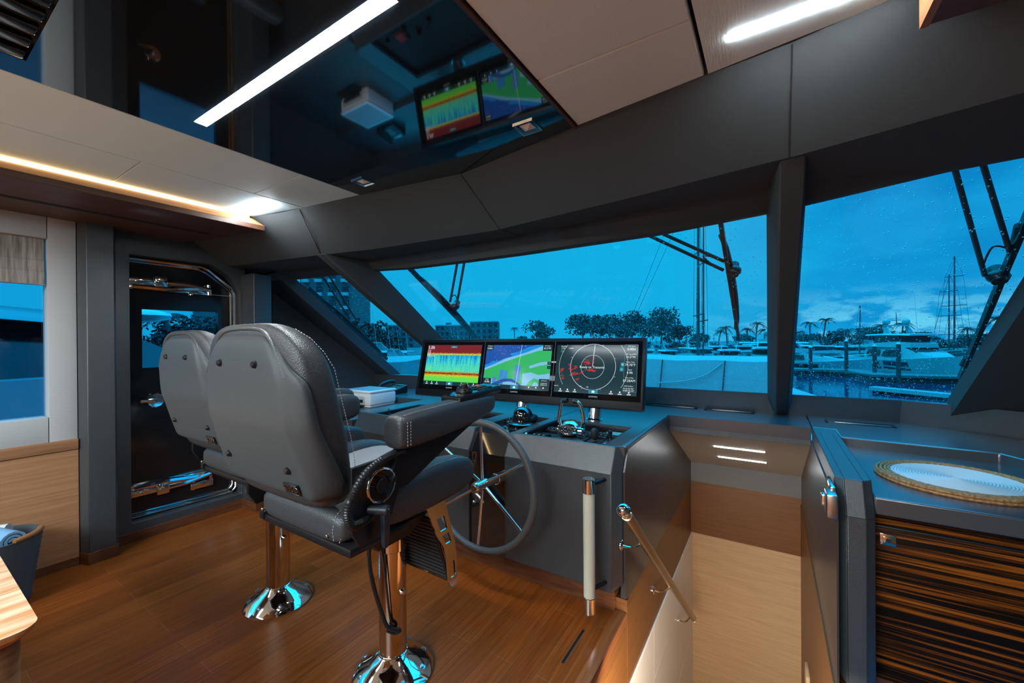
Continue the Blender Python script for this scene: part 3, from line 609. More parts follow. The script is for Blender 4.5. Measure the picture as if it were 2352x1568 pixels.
for v0, v1, u0, u1 in ((.196, .1975, .205, .293), (-.128, -.1265, .205, .293), (-.128, .1975, .205, .2065), (-.128, .1975, .2915, .293)): quadp(mb, uc+u0, uc+u1, v0, v1, .0052)
obj('data_frame', mb, em('frame', (.12, .3, .32)), s3, smooth=None)
for u, v0 in ((.183, .045), (.178, .012)):
    mb = MB(); quadp(mb, uc+u, uc+u+.022, v0, v0+.026, .0052); obj('zoom_key', mb, em('key2', (.01, .32, .45)), s3, smooth=None)
for body, sz, u, v in (('+', .022, .194, .058), ('-', .022, .189, .025), ('0.00kt', .0225, .250, .166), ('GPS Speed', .011, .250, .186), ('013°M', .0225, .248, .110), ('GPS Hdg (IGRF)', .011, .248, .130), ('79.70°F', .0225, .246, .056), ('Water Temp', .011, .246, .076), ('4.9ft', .0225, .245, .003), ('Depth', .011, .245, .023), ('07:28AM', .0225, .243, -.052), ('Time of Day', .011, .243, -.032), ('N 26°06.767\'', .013, .242, -.105), ('W080°06.427\'', .013, .242, -.119), ('GPS Position', .011, .242, -.088), ('Ready to Transmit', .024, -.02, .034), ('Gain/Sea', .013, -.240, .185), ('2.73k', .013, -.246, .170), ('118.0%', .013, -.185, .170), ('1/8', .013, -.045, -.108), ('10m', .011, -.095, -.105), ('NORTH', .009, -.28, -.108)): text('reading', body, sz, DM(uc+u, v, .0056), white, s3)
mb = MB(); quadp(mb, uc-.262, uc-.238, .140, .158, .0052); obj('status_key', mb, em('green', (.01, .20, .12)), s3, smooth=None)
for x, y in ((-1.61, 2.665), (-1.043, 2.712), (-2.18, 2.63)):
    ps = MB().cyl((x, y, .866), (x, y+.03, 1.0), .048, seg=24).cyl((x, y, .8605), (x, y, .868), .056, seg=24)
    ps.box((x-.06, y+.0, .975), (x+.06, y+.09, 1.10), .01)
    obj('post', ps, 'chrome', DU)

# ------------------------------------------------------------------ things on the console
def onlab(name, label, cat, loc, group=None): return thing(name, label, cat, loc, group)
# engine throttle
TX, TY, TZ = -1.05, 2.33, .812
t = onlab('engine_throttle', 'chrome twin lever engine throttle in the right console tray', 'throttle', (TX, TY, TZ))
obj('base_plate', MB().box((TX-.10, TY-.09, TZ), (TX+.12, TY+.09, TZ+.012), .003), 'black', t)
pod = MB(); rings = []
for k in range(9):
    a = -PI/2+PI*k/8; c, s = math.cos(a), math.sin(a)
    rings.append([(TX-.012+.062*math.copysign(abs(math.cos(b))**.8, math.cos(b))*(.25+.75*c), TY+.02+s*.060, TZ+.056+.050*math.sin(b)*(.3+.7*c)+.01*s) for b in [2*PI*i/24 for i in range(24)]])
pod.loft(rings); pod.cyl((TX-.012, TY, TZ+.01), (TX-.012, TY, TZ+.05), .062, .07, 24)
obj('pod', pod, 'chrome', t, sub=1)
obj('face', MB().plate([(TX-.012+.054*math.cos(a), TY-.042+.012*math.sin(a), TZ+.056+.026*math.sin(a)) for a in [2*PI*i/24 for i in range(24)]], .004), 'black', t)
for dx, dz, r in ((-.046, .012, .009), (-.025, -.003, .009), (0, .003, .013), (.024, -.003, .009), (.045, .012, .009)):
    x, z = TX-.012+dx, TZ+.058+dz; obj('button', MB().torus((x, TY-.050+dz*.3, z), r, .0022, (0, -1, .35), 20, 6).cyl((x, TY-.047, z), (x, TY-.0495, z), r*.8, seg=16), 'chrome', t)
for sx, pts in ((-1, [(-.088, .0, .05), (-.10, .0, .11), (-.085, .0, .19), (-.062, -.005, .226), (-.022, -.008, .232)]), (1, [(.088, .0, .05), (.104, .0, .11), (.088, .0, .19), (.062, -.005, .226), (.03, -.008, .232)])):
    obj('lever', MB().tube([(TX+x*.80, TY+y, TZ+z) for x, y, z in pts], .0125, 12, 4), 'chrome', t)
    obj('grip', MB().tube([(TX+x*.80, TY+y, TZ+z) for x, y, z in pts[-2:]], .015, 12), 'black', t)
    obj('hub', MB().cyl((TX+sx*.052, TY, TZ+.045), (TX+sx*.086, TY, TZ+.045), .028, seg=20, bev=.004), 'chrome', t)
# switch panels
def keypad(label, x, y, z, w, d, n, tilt=0, name='switch_panel', grp='switch panels in the console trays'):
    t = onlab(name, label, 'switch panel', (x, y, z), grp)
    obj('body', MB().box((x-w/2, y-d/2, z), (x+w/2, y+d/2, z+.022), .004), 'black', t)
    for i in range(n):
        u = x-w/2+w*(i+.5)/n; obj('key', MB().box((u-w/n*.36, y-d*.3, z+.022), (u+w/n*.36, y+d*.3, z+.029), .003), 'blackgloss', t)
    return t
keypad('low black switch panel left of the throttle', -1.205, 2.22, .812, .10, .10, 3)
keypad('black switch panel behind the throttle on its left', -1.20, 2.42, .812, .11, .09, 4)
keypad('black keypad with rows of keys behind the throttle on its right', -.90, 2.42, .812, .13, .12, 5)
# thruster lever, small screen, small joystick
t = onlab('thruster_control', 'upright black paddle thruster control right of the throttle', 'control', (-.872, 2.27, .812))
obj('base', MB().box((-.915, 2.20, .812), (-.83, 2.34, .826), .004), 'black', t)
obj('paddle', MB().loft([[(-.895, 2.25, .826), (-.85, 2.25, .826), (-.85, 2.30, .826), (-.895, 2.30, .826)], [(-.90, 2.245, .88), (-.848, 2.245, .88), (-.848, 2.30, .88), (-.90, 2.30, .88)], [(-.89, 2.25, .905), (-.858, 2.25, .905), (-.858, 2.29, .905), (-.89, 2.29, .905)]]), 'blackmatte', t, sub=2)
t = onlab('small_screen', 'small pale blue instrument screen in the right tray corner', 'screen', (-.83, 2.50, .812))
obj('housing', MB().box((-.90, 2.44, .812), (-.765, 2.57, .826), .004), 'black', t)
obj('display', MB().box((-.885, 2.475, .826), (-.785, 2.555, .8275)), em('lcd', (.03, .33, .50), .9), t)
t = onlab('small_joystick', 'small black joystick at the right end of the tray', 'joystick', (-.80, 2.33, .812))
obj('plate', MB().box((-.84, 2.28, .812), (-.765, 2.39, .818), .002), 'steel', t); obj('stick', MB().lathe([(.016, .818), (.016, .824), (.009, .834), (.008, .855), (.013, .868), (.012, .882), (.002, .886)], (-.80, 2.335, 0), 16), 'black', t)
t = onlab('pull_switch', 'tiny chrome knob at the left corner of the right tray', 'knob', (-1.252, 2.125, .812)); obj('stem', MB().cyl((-1.252, 2.125, .812), (-1.252, 2.125, .845), .005, seg=12), 'chrome', t); obj('cap', MB().ball((-1.252, 2.125, .852), .009), 'chrome', t)
# centre: compass and pad
CX, CY = -1.452, 2.42
t = onlab('compass', 'black domed steering compass on the gloss centre panel', 'compass', (CX, CY, .835))
obj('base', MB().lathe([(.085, 0), (.098, .004), (.102, .014), (.09, .022), (.072, .024)], (CX, CY, .835), 40), 'blackgloss', t)
obj('dome', MB().lathe([(.068, .022), (.071, .045), (.068, .075), (.056, .102), (.036, .119), (.013, .126), (.001, .127)], (CX, CY, .835), 40), 'glass_ball', t)
obj('hood', MB().lathe([(.075, .022), (.080, .03), (.078, .05), (.070, .06)], (CX+.012, CY+.035, .835), 28), 'black', t)
obj('bezel_ring', MB().torus((CX, CY, .858), .073, .004, (0, 0, 1), 40, 8), 'black', t)
obj('lubber_line', MB().tube([(CX-.05, CY-.05, .872), (CX-.05, CY-.055, .892), (CX-.04, CY-.058, .895)], .0015, 6).tube([(CX+.048, CY-.05, .872), (CX+.048, CY-.055, .894), (CX+.036, CY-.058, .896)], .0015, 6), 'railbrass', t)
keypad('black autopilot pad with a pale screen on the centre panel', -1.55, 2.47, .835, .10, .10, 3, grp=None, name='autopilot_pad')
t = onlab('push_switch', 'short chrome push knob between the autopilot pad and the compass', 'knob', (-1.52, 2.33, .835)); obj('body', MB().cyl((-1.52, 2.33, .835), (-1.52, 2.33, .868), .011, seg=16, bev=.003), 'chrome', t)
# left tray: key switches
for k, (x, y, lab) in enumerate(((-2.52, 2.18, 'key switch with a ring at the left end of the left tray'), (-2.10, 2.20, 'key switch with a ring nearer the wheel in the left tray'))):
    t = onlab('key_switch', lab, 'switch', (x, y, .812), 'key switches in the left tray')
    obj('barrel', MB().cyl((x, y, .812), (x, y, .848), .017, seg=16, bev=.003), 'black', t); obj('key_ring', MB().torus((x-.012, y, .872), .018, .0025, (.3, 1, .2), 20, 6), 'black', t)
for k, (x, y) in enumerate(((-2.32, 2.16), (-2.24, 2.24))):
    t = onlab('rotary_switch', ('black rotary knob beside the red switch cover', 'black rotary knob behind the red switch cover')[k], 'knob', (x, y, .812), 'rotary knobs in the left tray'); obj('cap', MB().cyl((x, y, .822), (x, y, .862), .018, .016, 20, .003), 'black', t); obj('skirt', MB().cyl((x, y, .812), (x, y, .822), .024, seg=20), 'black', t)
t = onlab('emergency_switch', 'red emergency stop switch cover in the left console tray', 'switch', (-2.40, 2.20, .812)); obj('base', MB().box((-2.45, 2.15, .812), (-2.34, 2.26, .825), .003), 'black', t); obj('cover', MB().box((-2.43, 2.17, .825), (-2.36, 2.24, .842), .005), mat('red_plastic', (.55, .02, .015), .35), t)
# steering wheel
WX, WY, WZ = -1.345, 1.775, .627
t = thing('steering_wheel', 'large six spoke steering wheel with dark leather rim and chrome spokes', 'steering wheel', (WX, WY, WZ))
obj('rim', MB().torus((WX, WY, WZ), .343, .0195, (0, 1, -.04), 72, 16), mat('rim_leather', (.075, .073, .073), .42, bump=(300, .3, (1, 1, 1), 'voronoi')), t)
for a in (88, 30, -35, -92, 212, 146):
    c, s = math.cos(math.radians(a)), math.sin(math.radians(a)); obj('spoke', MB().cyl((WX+.02*c, WY+.03, WZ+.02*s), (WX+.328*c, WY, WZ+.328*s), .0085, seg=12), 'chrome', t)
obj('hub', MB().cyl((WX, WY-.045, WZ), (WX, WY+.055, WZ), .029, seg=28, bev=.004).cyl((WX, WY-.055, WZ), (WX, WY-.045, WZ), .020, seg=24), 'chrome', t)
obj('shaft', MB().cyl((WX, WY+.05, WZ), (WX, 2.03, WZ-.012), .026, .030, 20).torus((WX, 1.93, WZ-.008), .030, .004, (0, 1, 0), 24, 6), 'chrome', t)
obj('hub_mark', MB().torus((WX, WY-.055, WZ), .012, .0015, (0, 1, 0), 20, 6), 'black', t)
# printer on the port shelf
t = thing('printer', 'white desktop printer on the shelf left of the helm console', 'printer', (-3.35, 2.64, .80))
wp = mat('white_plastic', (.74, .75, .76), .4)
bd = MB().box((-3.55, 2.48, .812), (-3.148, 2.80, .93), .022, 3)
obj('body', bd, wp, t); obj('foot', MB().box((-3.54, 2.49, .80), (-3.16, 2.79, .815), .006), wp, t)
obj('lid', MB().box((-3.552, 2.478, .931), (-3.146, 2.802, .953), .010), wp, t); obj('lid_top', MB().box((-3.53, 2.50, .9532), (-3.17, 2.78, .9545)), mat('grey_plastic', (.30, .33, .35), .4), t)
obj('output_slot', MB().box((-3.50, 2.474, .835), (-3.22, 2.482, .90), .004), mat('grey_plastic_dark', (.45, .47, .49), .45), t); obj('paper_tray', MB().box((-3.48, 2.40, .815), (-3.23, 2.50, .822), .003).box((-3.47, 2.455, .845), (-3.24, 2.48, .872), .003), 'black', t)
# telephone
t = thing('telephone', 'black desk telephone on the dash behind the white printer', 'telephone', (-3.45, 3.05, .86))
obj('base', MB().loft([[(-3.60, 2.95, .861), (-3.34, 2.95, .861), (-3.34, 3.13, .861), (-3.60, 3.13, .861)], [(-3.60, 2.95, .90), (-3.34, 2.95, .90), (-3.34, 3.13, .945), (-3.60, 3.13, .945)]]), 'black', t, bevel=.006)
obj('handset', MB().tube([(-3.57, 2.93, .925), (-3.57, 2.98, .955), (-3.57, 3.08, .975), (-3.57, 3.15, .965)], .018, 12, 4), 'black', t)
for i in range(4):
    for j in range(3): obj('key', MB().box((-3.49+j*.03, 2.975+i*.024, .905+i*.006), (-3.472+j*.03, 2.992+i*.024, .914+i*.006), .001), 'steel', t)
obj('screen', MB().box((-3.50, 3.085, .930), (-3.37, 3.115, .945), .002), 'steel', t)
# grab post on the console front
GX, GYY = -.762, 1.90
t = thing('grab_post', 'upright grab post with cream leather grip and chrome ends on the console corner', 'handle', (GX, GYY, .07))
obj('grip', MB().cyl((GX, GYY, .148), (GX, GYY, .662), .0285, seg=28), 'creamleather', t)
for z0, z1 in ((.068, .15), (.66, .733)): obj('end_cap', MB().cyl((GX, GYY, z0), (GX, GYY, z1), .031, seg=28, bev=.003), 'chrome', t)
for z in (.70, .175): obj('standoff', MB().cyl((GX, GYY, z), (GX+.045, 2.008, z+.005), .0105, seg=16), 'black', t)
# stair handrail
t = thing('stair_handrail', 'brass handrail with a chrome ball end sloping down beside the stairs', 'handrail', (-.55, 2.4, 0))
A = V((-.545, 1.76, .672)); B = V((-.545, 3.62, -.885)); d = (B-A).normalized()
obj('rail', MB().cyl(A+d*.06, B, .0245, seg=28), 'railbrass', t); obj('collar', MB().cyl(A+d*.015, A+d*.062, .021, seg=24), 'chrome', t)
obj('ball_end', MB().ball(A, .0305, sub=3), 'chrome', t); obj('end_cap', MB().cyl(B, B+d*.012, .025, .019, 24), 'chrome', t)
for y, z, wx in ((1.985, .40, -.63), (2.632, -.16, -.632), (3.37, -.78, -.622)):
    s_ = (y+.14-A.y)/d.y*1.0; Q = A+d*((y+.10-A.y)/d.y) + V((0, 0, -.02)); 
    obj('bracket', MB().cyl((wx, y, z), (wx+.008, y, z), .026, seg=20, bev=.002).tube([(wx+.008, y, z), (wx+.05, y+.03, z-.012), (Q.x-.005, y+.085, z-.005), (Q.x, Q.y, Q.z)], .0058, 8, 5), 'chrome', t)
# cabin door catch on the stairwell's starboard wall
t = thing('door_catch', 'small chrome door catch on the dark wall right of the stairs', 'catch', (.205, 2.0, .75))
obj('plate', MB().box((.196, 2.0, .735), (.212, 2.16, .84), .004), 'chrome', t); obj('body', MB().box((.178, 1.93, .74), (.212, 2.02, .83), .006), 'steel', t); obj('latch', MB().box((.172, 2.05, .745), (.198, 2.10, .79), .004), 'chrome', t); obj('lamp', MB().box((.176, 2.075, .75), (.184, 2.09, .76)), em('green2', (.05, .5, .25), .6), t)

# ------------------------------------------------------------------ starboard cabinet
t = thing('drinks_cabinet', 'macassar ebony cabinet with charcoal leather top and padded end panel', 'cabinet', (.7, 2.5, 0))
EP = lambda d, t0: [(2.0+d, .085), (2.0+d, .738), (2.072+d, .862), (3.16, .862), (3.16, .085)]
rg = [[(x, y+(dd if k < 3 else 0), z+(dd if k == 0 else 0)) for k, (y, z) in enumerate(EP(0, 0))] for x, dd in ((.219, .028), (.246, 0), (.304, 0), (.334, .028))]
obj('end_panel', MB().loft(rg), 'leather', t, bevel=.004, smooth=25)
sn = MB()
for x in (.246, .304): sn.tube([(x, 1.9992, .10), (x, 1.9992, .738), (x, 2.071, .8625), (x, 3.0, .8625)], .0011, 5)
sn.tube([(.219, 2.028, .738), (.246, 1.9992, .738), (.304, 1.9992, .738), (.334, 2.028, .738)], .0011, 5)
obj('seam', sn, 'blackmatte', t)
obj('worktop', MB().prism([(.334, 2.05), (1.19, 2.05), (1.19, 3.0), (.334, 3.0)], 'z', .745, .812), 'dash', t, bevel=.006)
obj('top_rim', MB().prism([(.334, 2.935), (.93, 2.90), (1.02, 2.72), (1.19, 2.60), (1.19, 3.30), (.72, 3.66), (.222, 3.66), (.222, 3.165), (.334, 3.16)], 'z', .80, .862), 'dash', t, bevel=.006)
obj('fascia', MB().box((.336, 2.09, .70), (1.19, 2.2, .745)), 'ebony', t, smooth=None)
obj('finger_groove', MB().box((.336, 2.11, .682), (1.19, 2.2, .70)).box((.336, 2.098, .678), (1.19, 2.105, .69), .002), 'black', t)
dr = obj('door', MB().box((.337, 2.088, .10), (.96, 2.2, .682), .002), 'ebony', t)
obj('door', MB().box((.963, 2.088, .10), (1.19, 2.2, .682), .002), 'ebony', t)
obj('latch', MB().box((.355, 2.083, .624), (.402, 2.089, .666), .001).box((.364, 2.080, .632), (.393, 2.084, .656), .001), 'warm_chrome', dr); obj('latch_slot', MB().box((.372, 2.0785, .638), (.386, 2.081, .650)), 'blackmatte', dr)
obj('plinth', MB().box((.25, 2.14, 0), (1.19, 2.3, .10)), 'base', t, smooth=None)
obj('carcass', MB().box((.336, 2.2, .10), (1.19, 3.1, .745)), 'blackmatte', t, smooth=None)
# two round mats stacked on the cabinet
mw = mat('white_woven_mat', (.50, .50, .505), .85, spec=.2); ms = wood('seagrass_braid', (.20, .085, .028), (.44, .22, .085), (60, 60, 60), .75, 1.5, .35, .65, bump=.8, detail=2)
MX, MY = .655, 2.43
for k, lab in enumerate(('round braided mat lying under the white centred mat', 'upper round mat with white woven centre and seagrass border')):
    z = .8125+k*.0105; t = thing('round_mat', lab, 'mat', (MX, MY, z), 'round mats on the cabinet'); r0 = .262-.004*k
    bd = MB()
    for r in (r0-.010, r0-.024, r0-.038, r0-.05):
        n = int(2*PI*r/.016); pts = [(MX+(r+.0018*math.sin(i*PI))*math.cos(2*PI*i/n), MY+r*math.sin(2*PI*i/n), z+.0052+.0010*(i % 2)) for i in range(n)]
        bd.tube(pts, .0062, 6, closed=True)
    obj('border', bd, ms, t)
    prof = [(.0005, .0085)]
    for i in range(1, 22): r = i*(r0-.055)/21; prof += [(r-.0048, .0060), (r, .0088)]
    prof += [(r0-.05, .002), (.0005, .001)]
    obj('centre', MB().lathe(prof, (MX, MY, z), 64), mw, t)
# oak table corner, basket with towels, floor slot
t = thing('oak_cabinet', 'limed oak cabinet corner in the near left of the view', 'cabinet', (-1.9, -.2, 0))
def rr(x0, x1, y0, y1, r, n=6): return [(x0, y0), (x1, y0)]+[(x1-r+r*math.cos(a), y1-r+r*math.sin(a)) for a in [PI/2*i/n for i in range(n+1)]]+[(x0, y1)]
obj('top', MB().loft([[(x, y, .715) for x, y in rr(-3.0, -1.505, -1.2, .195, .04)], [(x, y, .735) for x, y in rr(-3.0, -1.478, -1.2, .210, .045)], [(x, y, .75) for x, y in rr(-3.0, -1.475, -1.2, .213, .045)]]), 'oak_table', t)
obj('body', MB().prism(rr(-2.95, -1.51, -1.15, .19, .04), 'z', .0, .715), wood('oak_front', (.14, .075, .035), (.30, .17, .085), (2, 2, 26), .42, 2.0, .35, .65), t)
BX, BY = -3.535, .335
t = thing('basket', 'dark grey woven rope basket with tan leather handles holding towels', 'basket', (BX, BY, 0))
prof = [(.001, .002), (.125, .002), (.135, .01)]+[(.137+.045*(i/26)+.0035*(i % 2), .012+i*.0135) for i in range(27)]+[(.186, .372), (.176, .372), (.16, .2), (.13, .02), (.001, .012)]
obj('body', MB().lathe(prof, (BX, BY, 0), 48), mat('grey_rope', (.055, .062, .075), .85, bump=(160, .8, (1, 1, 1), 'noise')), t)
obj('handle', MB().tube([(BX+.176*math.cos(a), BY+.176*math.sin(a), .378) for a in [math.radians(20+6*i) for i in range(11)]], .014, 10), mat('tan_leather', (.30, .115, .035), .45), t)
tw = mat('blue_towel', (.16, .33, .50), .9, bump=(200, 1, (1, 1, 1), 'noise')); tw2 = mat('grey_towel', (.50, .50, .50), .9, bump=(200, 1, (1, 1, 1), 'noise'))
for k, (x, y, z, r, l, a, m, lab) in enumerate(((-3.50, .36, .372, .062, .22, .3, tw, 'rolled blue towel on top in the basket'), (-3.45, .27, .33, .055, .2, 1.3, tw, 'blue towel tucked at the near side of the basket'), (-3.62, .33, .38, .05, .16, 1.0, tw2, 'pale grey towel rolled at the back of the basket'))):
    t = thing('towel', lab, 'towel', (x, y, z), 'towels in the basket'); c, s = math.cos(a), math.sin(a)
    sp = []
    for i in range(44): th = i*.42; q = r*(.22+.78*i/43); sp.append((q*math.cos(th), q*math.sin(th)))
    mb = MB(); ip = [(u*(1-.012/max(.02, math.hypot(u, v))), v*(1-.012/max(.02, math.hypot(u, v)))) for u, v in sp]
    ring = sp+list(reversed(ip)); mb.loft([[(x+c*h+s*u, y+s*h-c*u, z+v) for u, v in ring] for h in (-l/2, -l/2+.02, l/2-.02, l/2)])
    obj('roll', mb, m, t)
t = thing('floor_slot', 'thin steel edged slot strip let into the teak floor', 'strip', (-.776, 1.74, 0)); obj('strip', MB().box((-.783, 1.62, -.002), (-.770, 1.858, .0015)), 'black', t); obj('edge', MB().box((-.770, 1.62, -.002), (-.768, 1.858, .002)), 'steel', t)
# ------------------------------------------------------------------ helm chairs
def sring(c, u, v, n=4.0, k=28):
    c, u, v = V(c), V(u), V(v); o = []
    for i in range(k):
        a = 2*PI*i/k; x, y = math.cos(a), math.sin(a)
        o.append(c+u*math.copysign(abs(x)**(2/n), x)+v*math.copysign(abs(y)**(2/n), y))
    return o
def stitches(mb, pts, r=.0011):                  # a dashed thread along a seam
    P = [V(p) for p in pts]
    for a, b in zip(P, P[1:]):
        n = max(1, int((b-a).length/.009))
        for i in range(n): mb.tube([a+(b-a)*((i+.15)/n), a+(b-a)*((i+.75)/n)], r, 4)
    return mb
def helm_chair(px, py, slide, label, full):
    """pedestal at (px, py); the seat slides fore and aft on it"""
    T = thing('helm_chair', label, 'chair', (px, py, 0), 'helm chairs')
    O = V((px, py, 0)); Q = V((px, py+slide, 0))
    g = lambda x, y, z: Q+V((x, y, z)); g0 = lambda x, y, z: O+V((x, y, z))
    # pedestal
    obj('base_flange', MB().lathe([(.168, .0), (.170, .010), (.160, .022), (.135, .042), (.10, .062), (.075, .078), (.064, .090), (.058, .096)], O, 56), 'chrome', T)
    for k in range(8):
        a = math.radians(20+45*k); x, y = .132*math.cos(a), .132*math.sin(a); obj('bolt', MB().cyl(g0(x, y, .030), g0(x*1.02, y*1.02, .046), .0075, seg=6).cyl(g0(x, y, .034), g0(x*1.005, y*1.005, .0395), .0155, seg=16), 'steel', T)
    po = obj('pole', MB().cyl(g0(0, 0, .085), g0(0, 0, .56), .0575, seg=40), 'warm_chrome', T)
    obj('pole_ring', MB().torus(g0(0, 0, .092), .059, .003, (0, 0, 1), 40, 8), 'chrome', T)
    co = obj('collar', MB().cyl(g0(0, 0, .535), g0(0, 0, .625), .0655, seg=40, bev=.003), 'warm_chrome', T)
    obj('set_screw', MB().cyl(g0(.035, -.056, .585), g0(.0365, -.060, .585), .006, seg=12), 'black', co)
    obj('lock_knob', MB().cyl(g0(.056, .0, .36), g0(.072, .0, .36), .014, .010, 16, .003), 'chrome', T)
    obj('spindle', MB().cyl(g0(0, 0, .60), g0(0, 0, .735), .05, seg=24), 'black', T)
    # seat pan and slide
    pn = MB().box(tuple(g(-.262, -.405, .742)), tuple(g(.275, -.16, .772)), .008).box(tuple(g(-.265, -.412, .752)), tuple(g(-.235, -.16, .79)), .006)
    for x in (-.2, .2): pn.loft([[g(x-.03, -.30, .745), g(x+.03, -.30, .745), g(x+.03, -.02, .745), g(x-.03, -.02, .745)], [g(x-.018, -.25, .685), g(x+.018, -.25, .685), g(x+.018, -.1, .685), g(x-.018, -.1, .685)]])
    obj('seat_pan', pn, 'black', T)
    # seat cushion: body, bolsters, pale centre
    ys = [(-.418, .215, .800, .845), (-.412, .238, .772, .866), (-.385, .252, .765, .882), (-.30, .258, .768, .90), (-.15, .265, .775, .925), (.0, .27, .782, .935), (.10, .27, .785, .925), (.165, .262, .79, .90), (.195, .25, .805, .875), (.202, .23, .82, .86)]
    sc = obj('seat_cushion', MB().loft([sring(g(0, y, (z0+z1)/2), (w, 0, 0), (0, 0, (z1-z0)/2), 4.5) for y, w, z0, z1 in ys]), 'chair', T, sub=1)
    obj('seat_panel', MB().loft([sring(g(0, y, z), (w, 0, 0), (0, 0, .008), 3) for y, w, z in ((-.30, .15, .902), (-.15, .17, .928), (0, .175, .938), (.08, .17, .932), (.12, .15, .918))]), 'seatfabric', sc, sub=1)
    for s in (-1, 1):
        bs = [(-.30, .035, .045, .855), (-.285, .050, .066, .862), (-.2, .056, .080, .866), (-.05, .058, .086, .872), (.08, .056, .080, .872), (.16, .050, .062, .868), (.195, .036, .042, .862), (.204, .02, .022, .858)]
        bo_ = obj('seat_bolster', MB().loft([sring(g(s*.262, y, z), (w, 0, 0), (0, 0, hh), 3.2) for y, w, hh, z in bs]), 'chair', T, sub=1)
        obj('stitching', stitches(MB(), [g(s*(.262+w*.62), y, z+hh*.90) for y, w, hh, z in bs[1:-2]]), 'stitch', bo_)
    for x in (-.222, .205, .232): obj('stitching', stitches(MB(), [g(x, -.414+.004*(abs(x)-.2)*10, .785), g(x, -.4175+.02*(abs(x) > .21), .82), g(x, -.41+.014*(abs(x) > .21), .858), g(x, -.385, .879)]), 'stitch', sc)
    for x in (-.222, .178): obj('snap_stud', MB().cyl(g(x, -.408, .798), g(x, -.424, .798), .006, seg=12, bev=.001), 'railbrass', sc)
    # back shell: flat panel with swept flanks
    R = [(.944, .235, .262, -.500, .07), (.952, .255, .284, -.515, .085), (.985, .259, .298, -.524, .085), (1.05, .252, .304, -.545, .075), (1.12, .243, .310, -.566, .06), (1.165, .238, .312, -.580, .052), (1.185, .237, .313, -.586, .050), (1.26, .232, .312, -.592, .042), (1.305, .222, .306, -.596, .036), (1.325, .214, .285, -.597, .032), (1.345, .206, .258, -.597, .028), (1.365, .197, .238, -.597, .026), (1.40, .178, .212, -.594, .024), (1.428, .155, .180, -.589, .022), (1.443, .130, .150, -.582, .018), (1.450, .10, .118, -.574, .012)]
    sh = MB()
    for_ring = []
    for z, wp, w, y0, d in R:
        rear = [(-w, y0+d), (-w*.985, y0+d*.55), (-(wp+.010), y0+.010), (-wp, y0+.002), (-wp*.94, y0), (-wp*.5, y0-.002), (0, y0-.003)]
        rear += [(-x, y) for x, y in reversed(rear[:-1])]
        fr_ = [(x*.985, y0+max(d, .02)+.012) for x, y in reversed(rear)]
        for_ring.append([g(x, y, z) for x, y in rear+fr_])
    sh.loft(for_ring); shell = obj('back_shell', sh, 'chairshell', T, sub=1)
    for x, z, y0 in ((-.109, 1.355, -.600), (.109, 1.355, -.600), (-.182, 1.043, -.546), (.182, 1.043, -.546)):
        obj('button', MB().lathe([(.0125, 0), (.0125, .004), (.010, .008), (.004, .010), (.0005, .0105)], (0, 0, 0), 20).__class__().cyl(g(x, y0+.004, z), g(x, y0-.008, z), .0125, .009, 20, .002), 'black', shell)
    bz = frame(g(.178, -.5295, .985), (1, 0, 0), (0, -.3, .95))
    bd = obj('badge', MB().box((-.036, -.017, -.003), (.036, .017, .004), .003, 2, bz), 'blackgloss', shell)
    obj('badge_rim', MB().box((-.036, .013, .001), (.036, .017, .0055), .001, 1, bz).box((-.036, -.017, .001), (.036, -.013, .0055), .001, 1, bz), 'black', bd)
    text('badge_letters', 'STIDD', .026, bz @ Matrix.Translation((0, 0, .0045)), 'warm_chrome', bd, ext=.001)
    # leather back cushion
    C = [(.895, .235, -.47, -.375), (.93, .262, -.50, -.355), (1.04, .290, -.535, -.372), (1.13, .302, -.558, -.395), (1.23, .308, -.572, -.425), (1.34, .305, -.580, -.450), (1.39, .288, -.584, -.472), (1.43, .255, -.585, -.492), (1.46, .205, -.582, -.512), (1.474, .15, -.575, -.530), (1.478, .10, -.568, -.54)]
    bc = obj('back_cushion', MB().loft([sring(g(0, (a+b)/2, z), (w, 0, 0), (0, (b-a)/2, 0), 4.2) for z, w, a, b in C]), 'chair', T, sub=1)
    for s in (-1, 1): obj('stitching', stitches(MB(), [g(s*w*.985, b-.020, z) for z, w, a, b in C[1:-2]]), 'stitch', bc)
    pp = MB().tube([g(s*w*.80, -.586+.004, z) for s, w, z in ((-1, .30, 1.32), (-1, .262, 1.37), (-1, .225, 1.41), (-1, .18, 1.443), (-1, .12, 1.458), (1, .0, 1.462), (1, .12, 1.458), (1, .18, 1.443), (1, .225, 1.41), (1, .262, 1.37), (1, .30, 1.32))], .005, 6, 3)
    obj('piping', pp, 'chair', bc)
    # side brackets, recline disc, lever
    for s in (-1, 1):
        pl = [(-.43, 1.04), (-.27, 1.045), (-.235, 1.10), (-.18, 1.10), (-.22, .98), (-.255, .90), (-.30, .80), (-.40, .79), (-.43, .84)]
        obj('side_bracket', MB().prism([(y, z) for y, z in pl], 'x', s*.306, s*.318).__class__().loft([[g(s*.308, y, z) for y, z in pl], [g(s*.320, y, z) for y, z in pl]]), 'black', T, bevel=.003)
        obj('disc_rim', MB().torus(g(s*.3455, -.34, .968), .0515, .0038, (1, 0, 0), 48, 8), 'chrome', T)
        dsc = obj('recline_disc', MB().cyl(g(s*.318, -.34, .968), g(s*.345, -.34, .968), .054, seg=40, bev=.003), 'chrome', T)
        obj('disc_face', MB().cyl(g(s*.345, -.34, .968), g(s*.347, -.34, .968), .0495, seg=40), 'blackgloss', dsc); obj('disc_hub', MB().cyl(g(s*.347, -.34, .968), g(s*.353, -.34, .968), .024, seg=28, bev=.002), 'black', dsc)
        obj('disc_knob', MB().cyl(g(s*.347, -.305, .980), g(s*.366, -.305, .980), .0105, seg=16, bev=.002), 'black', dsc)
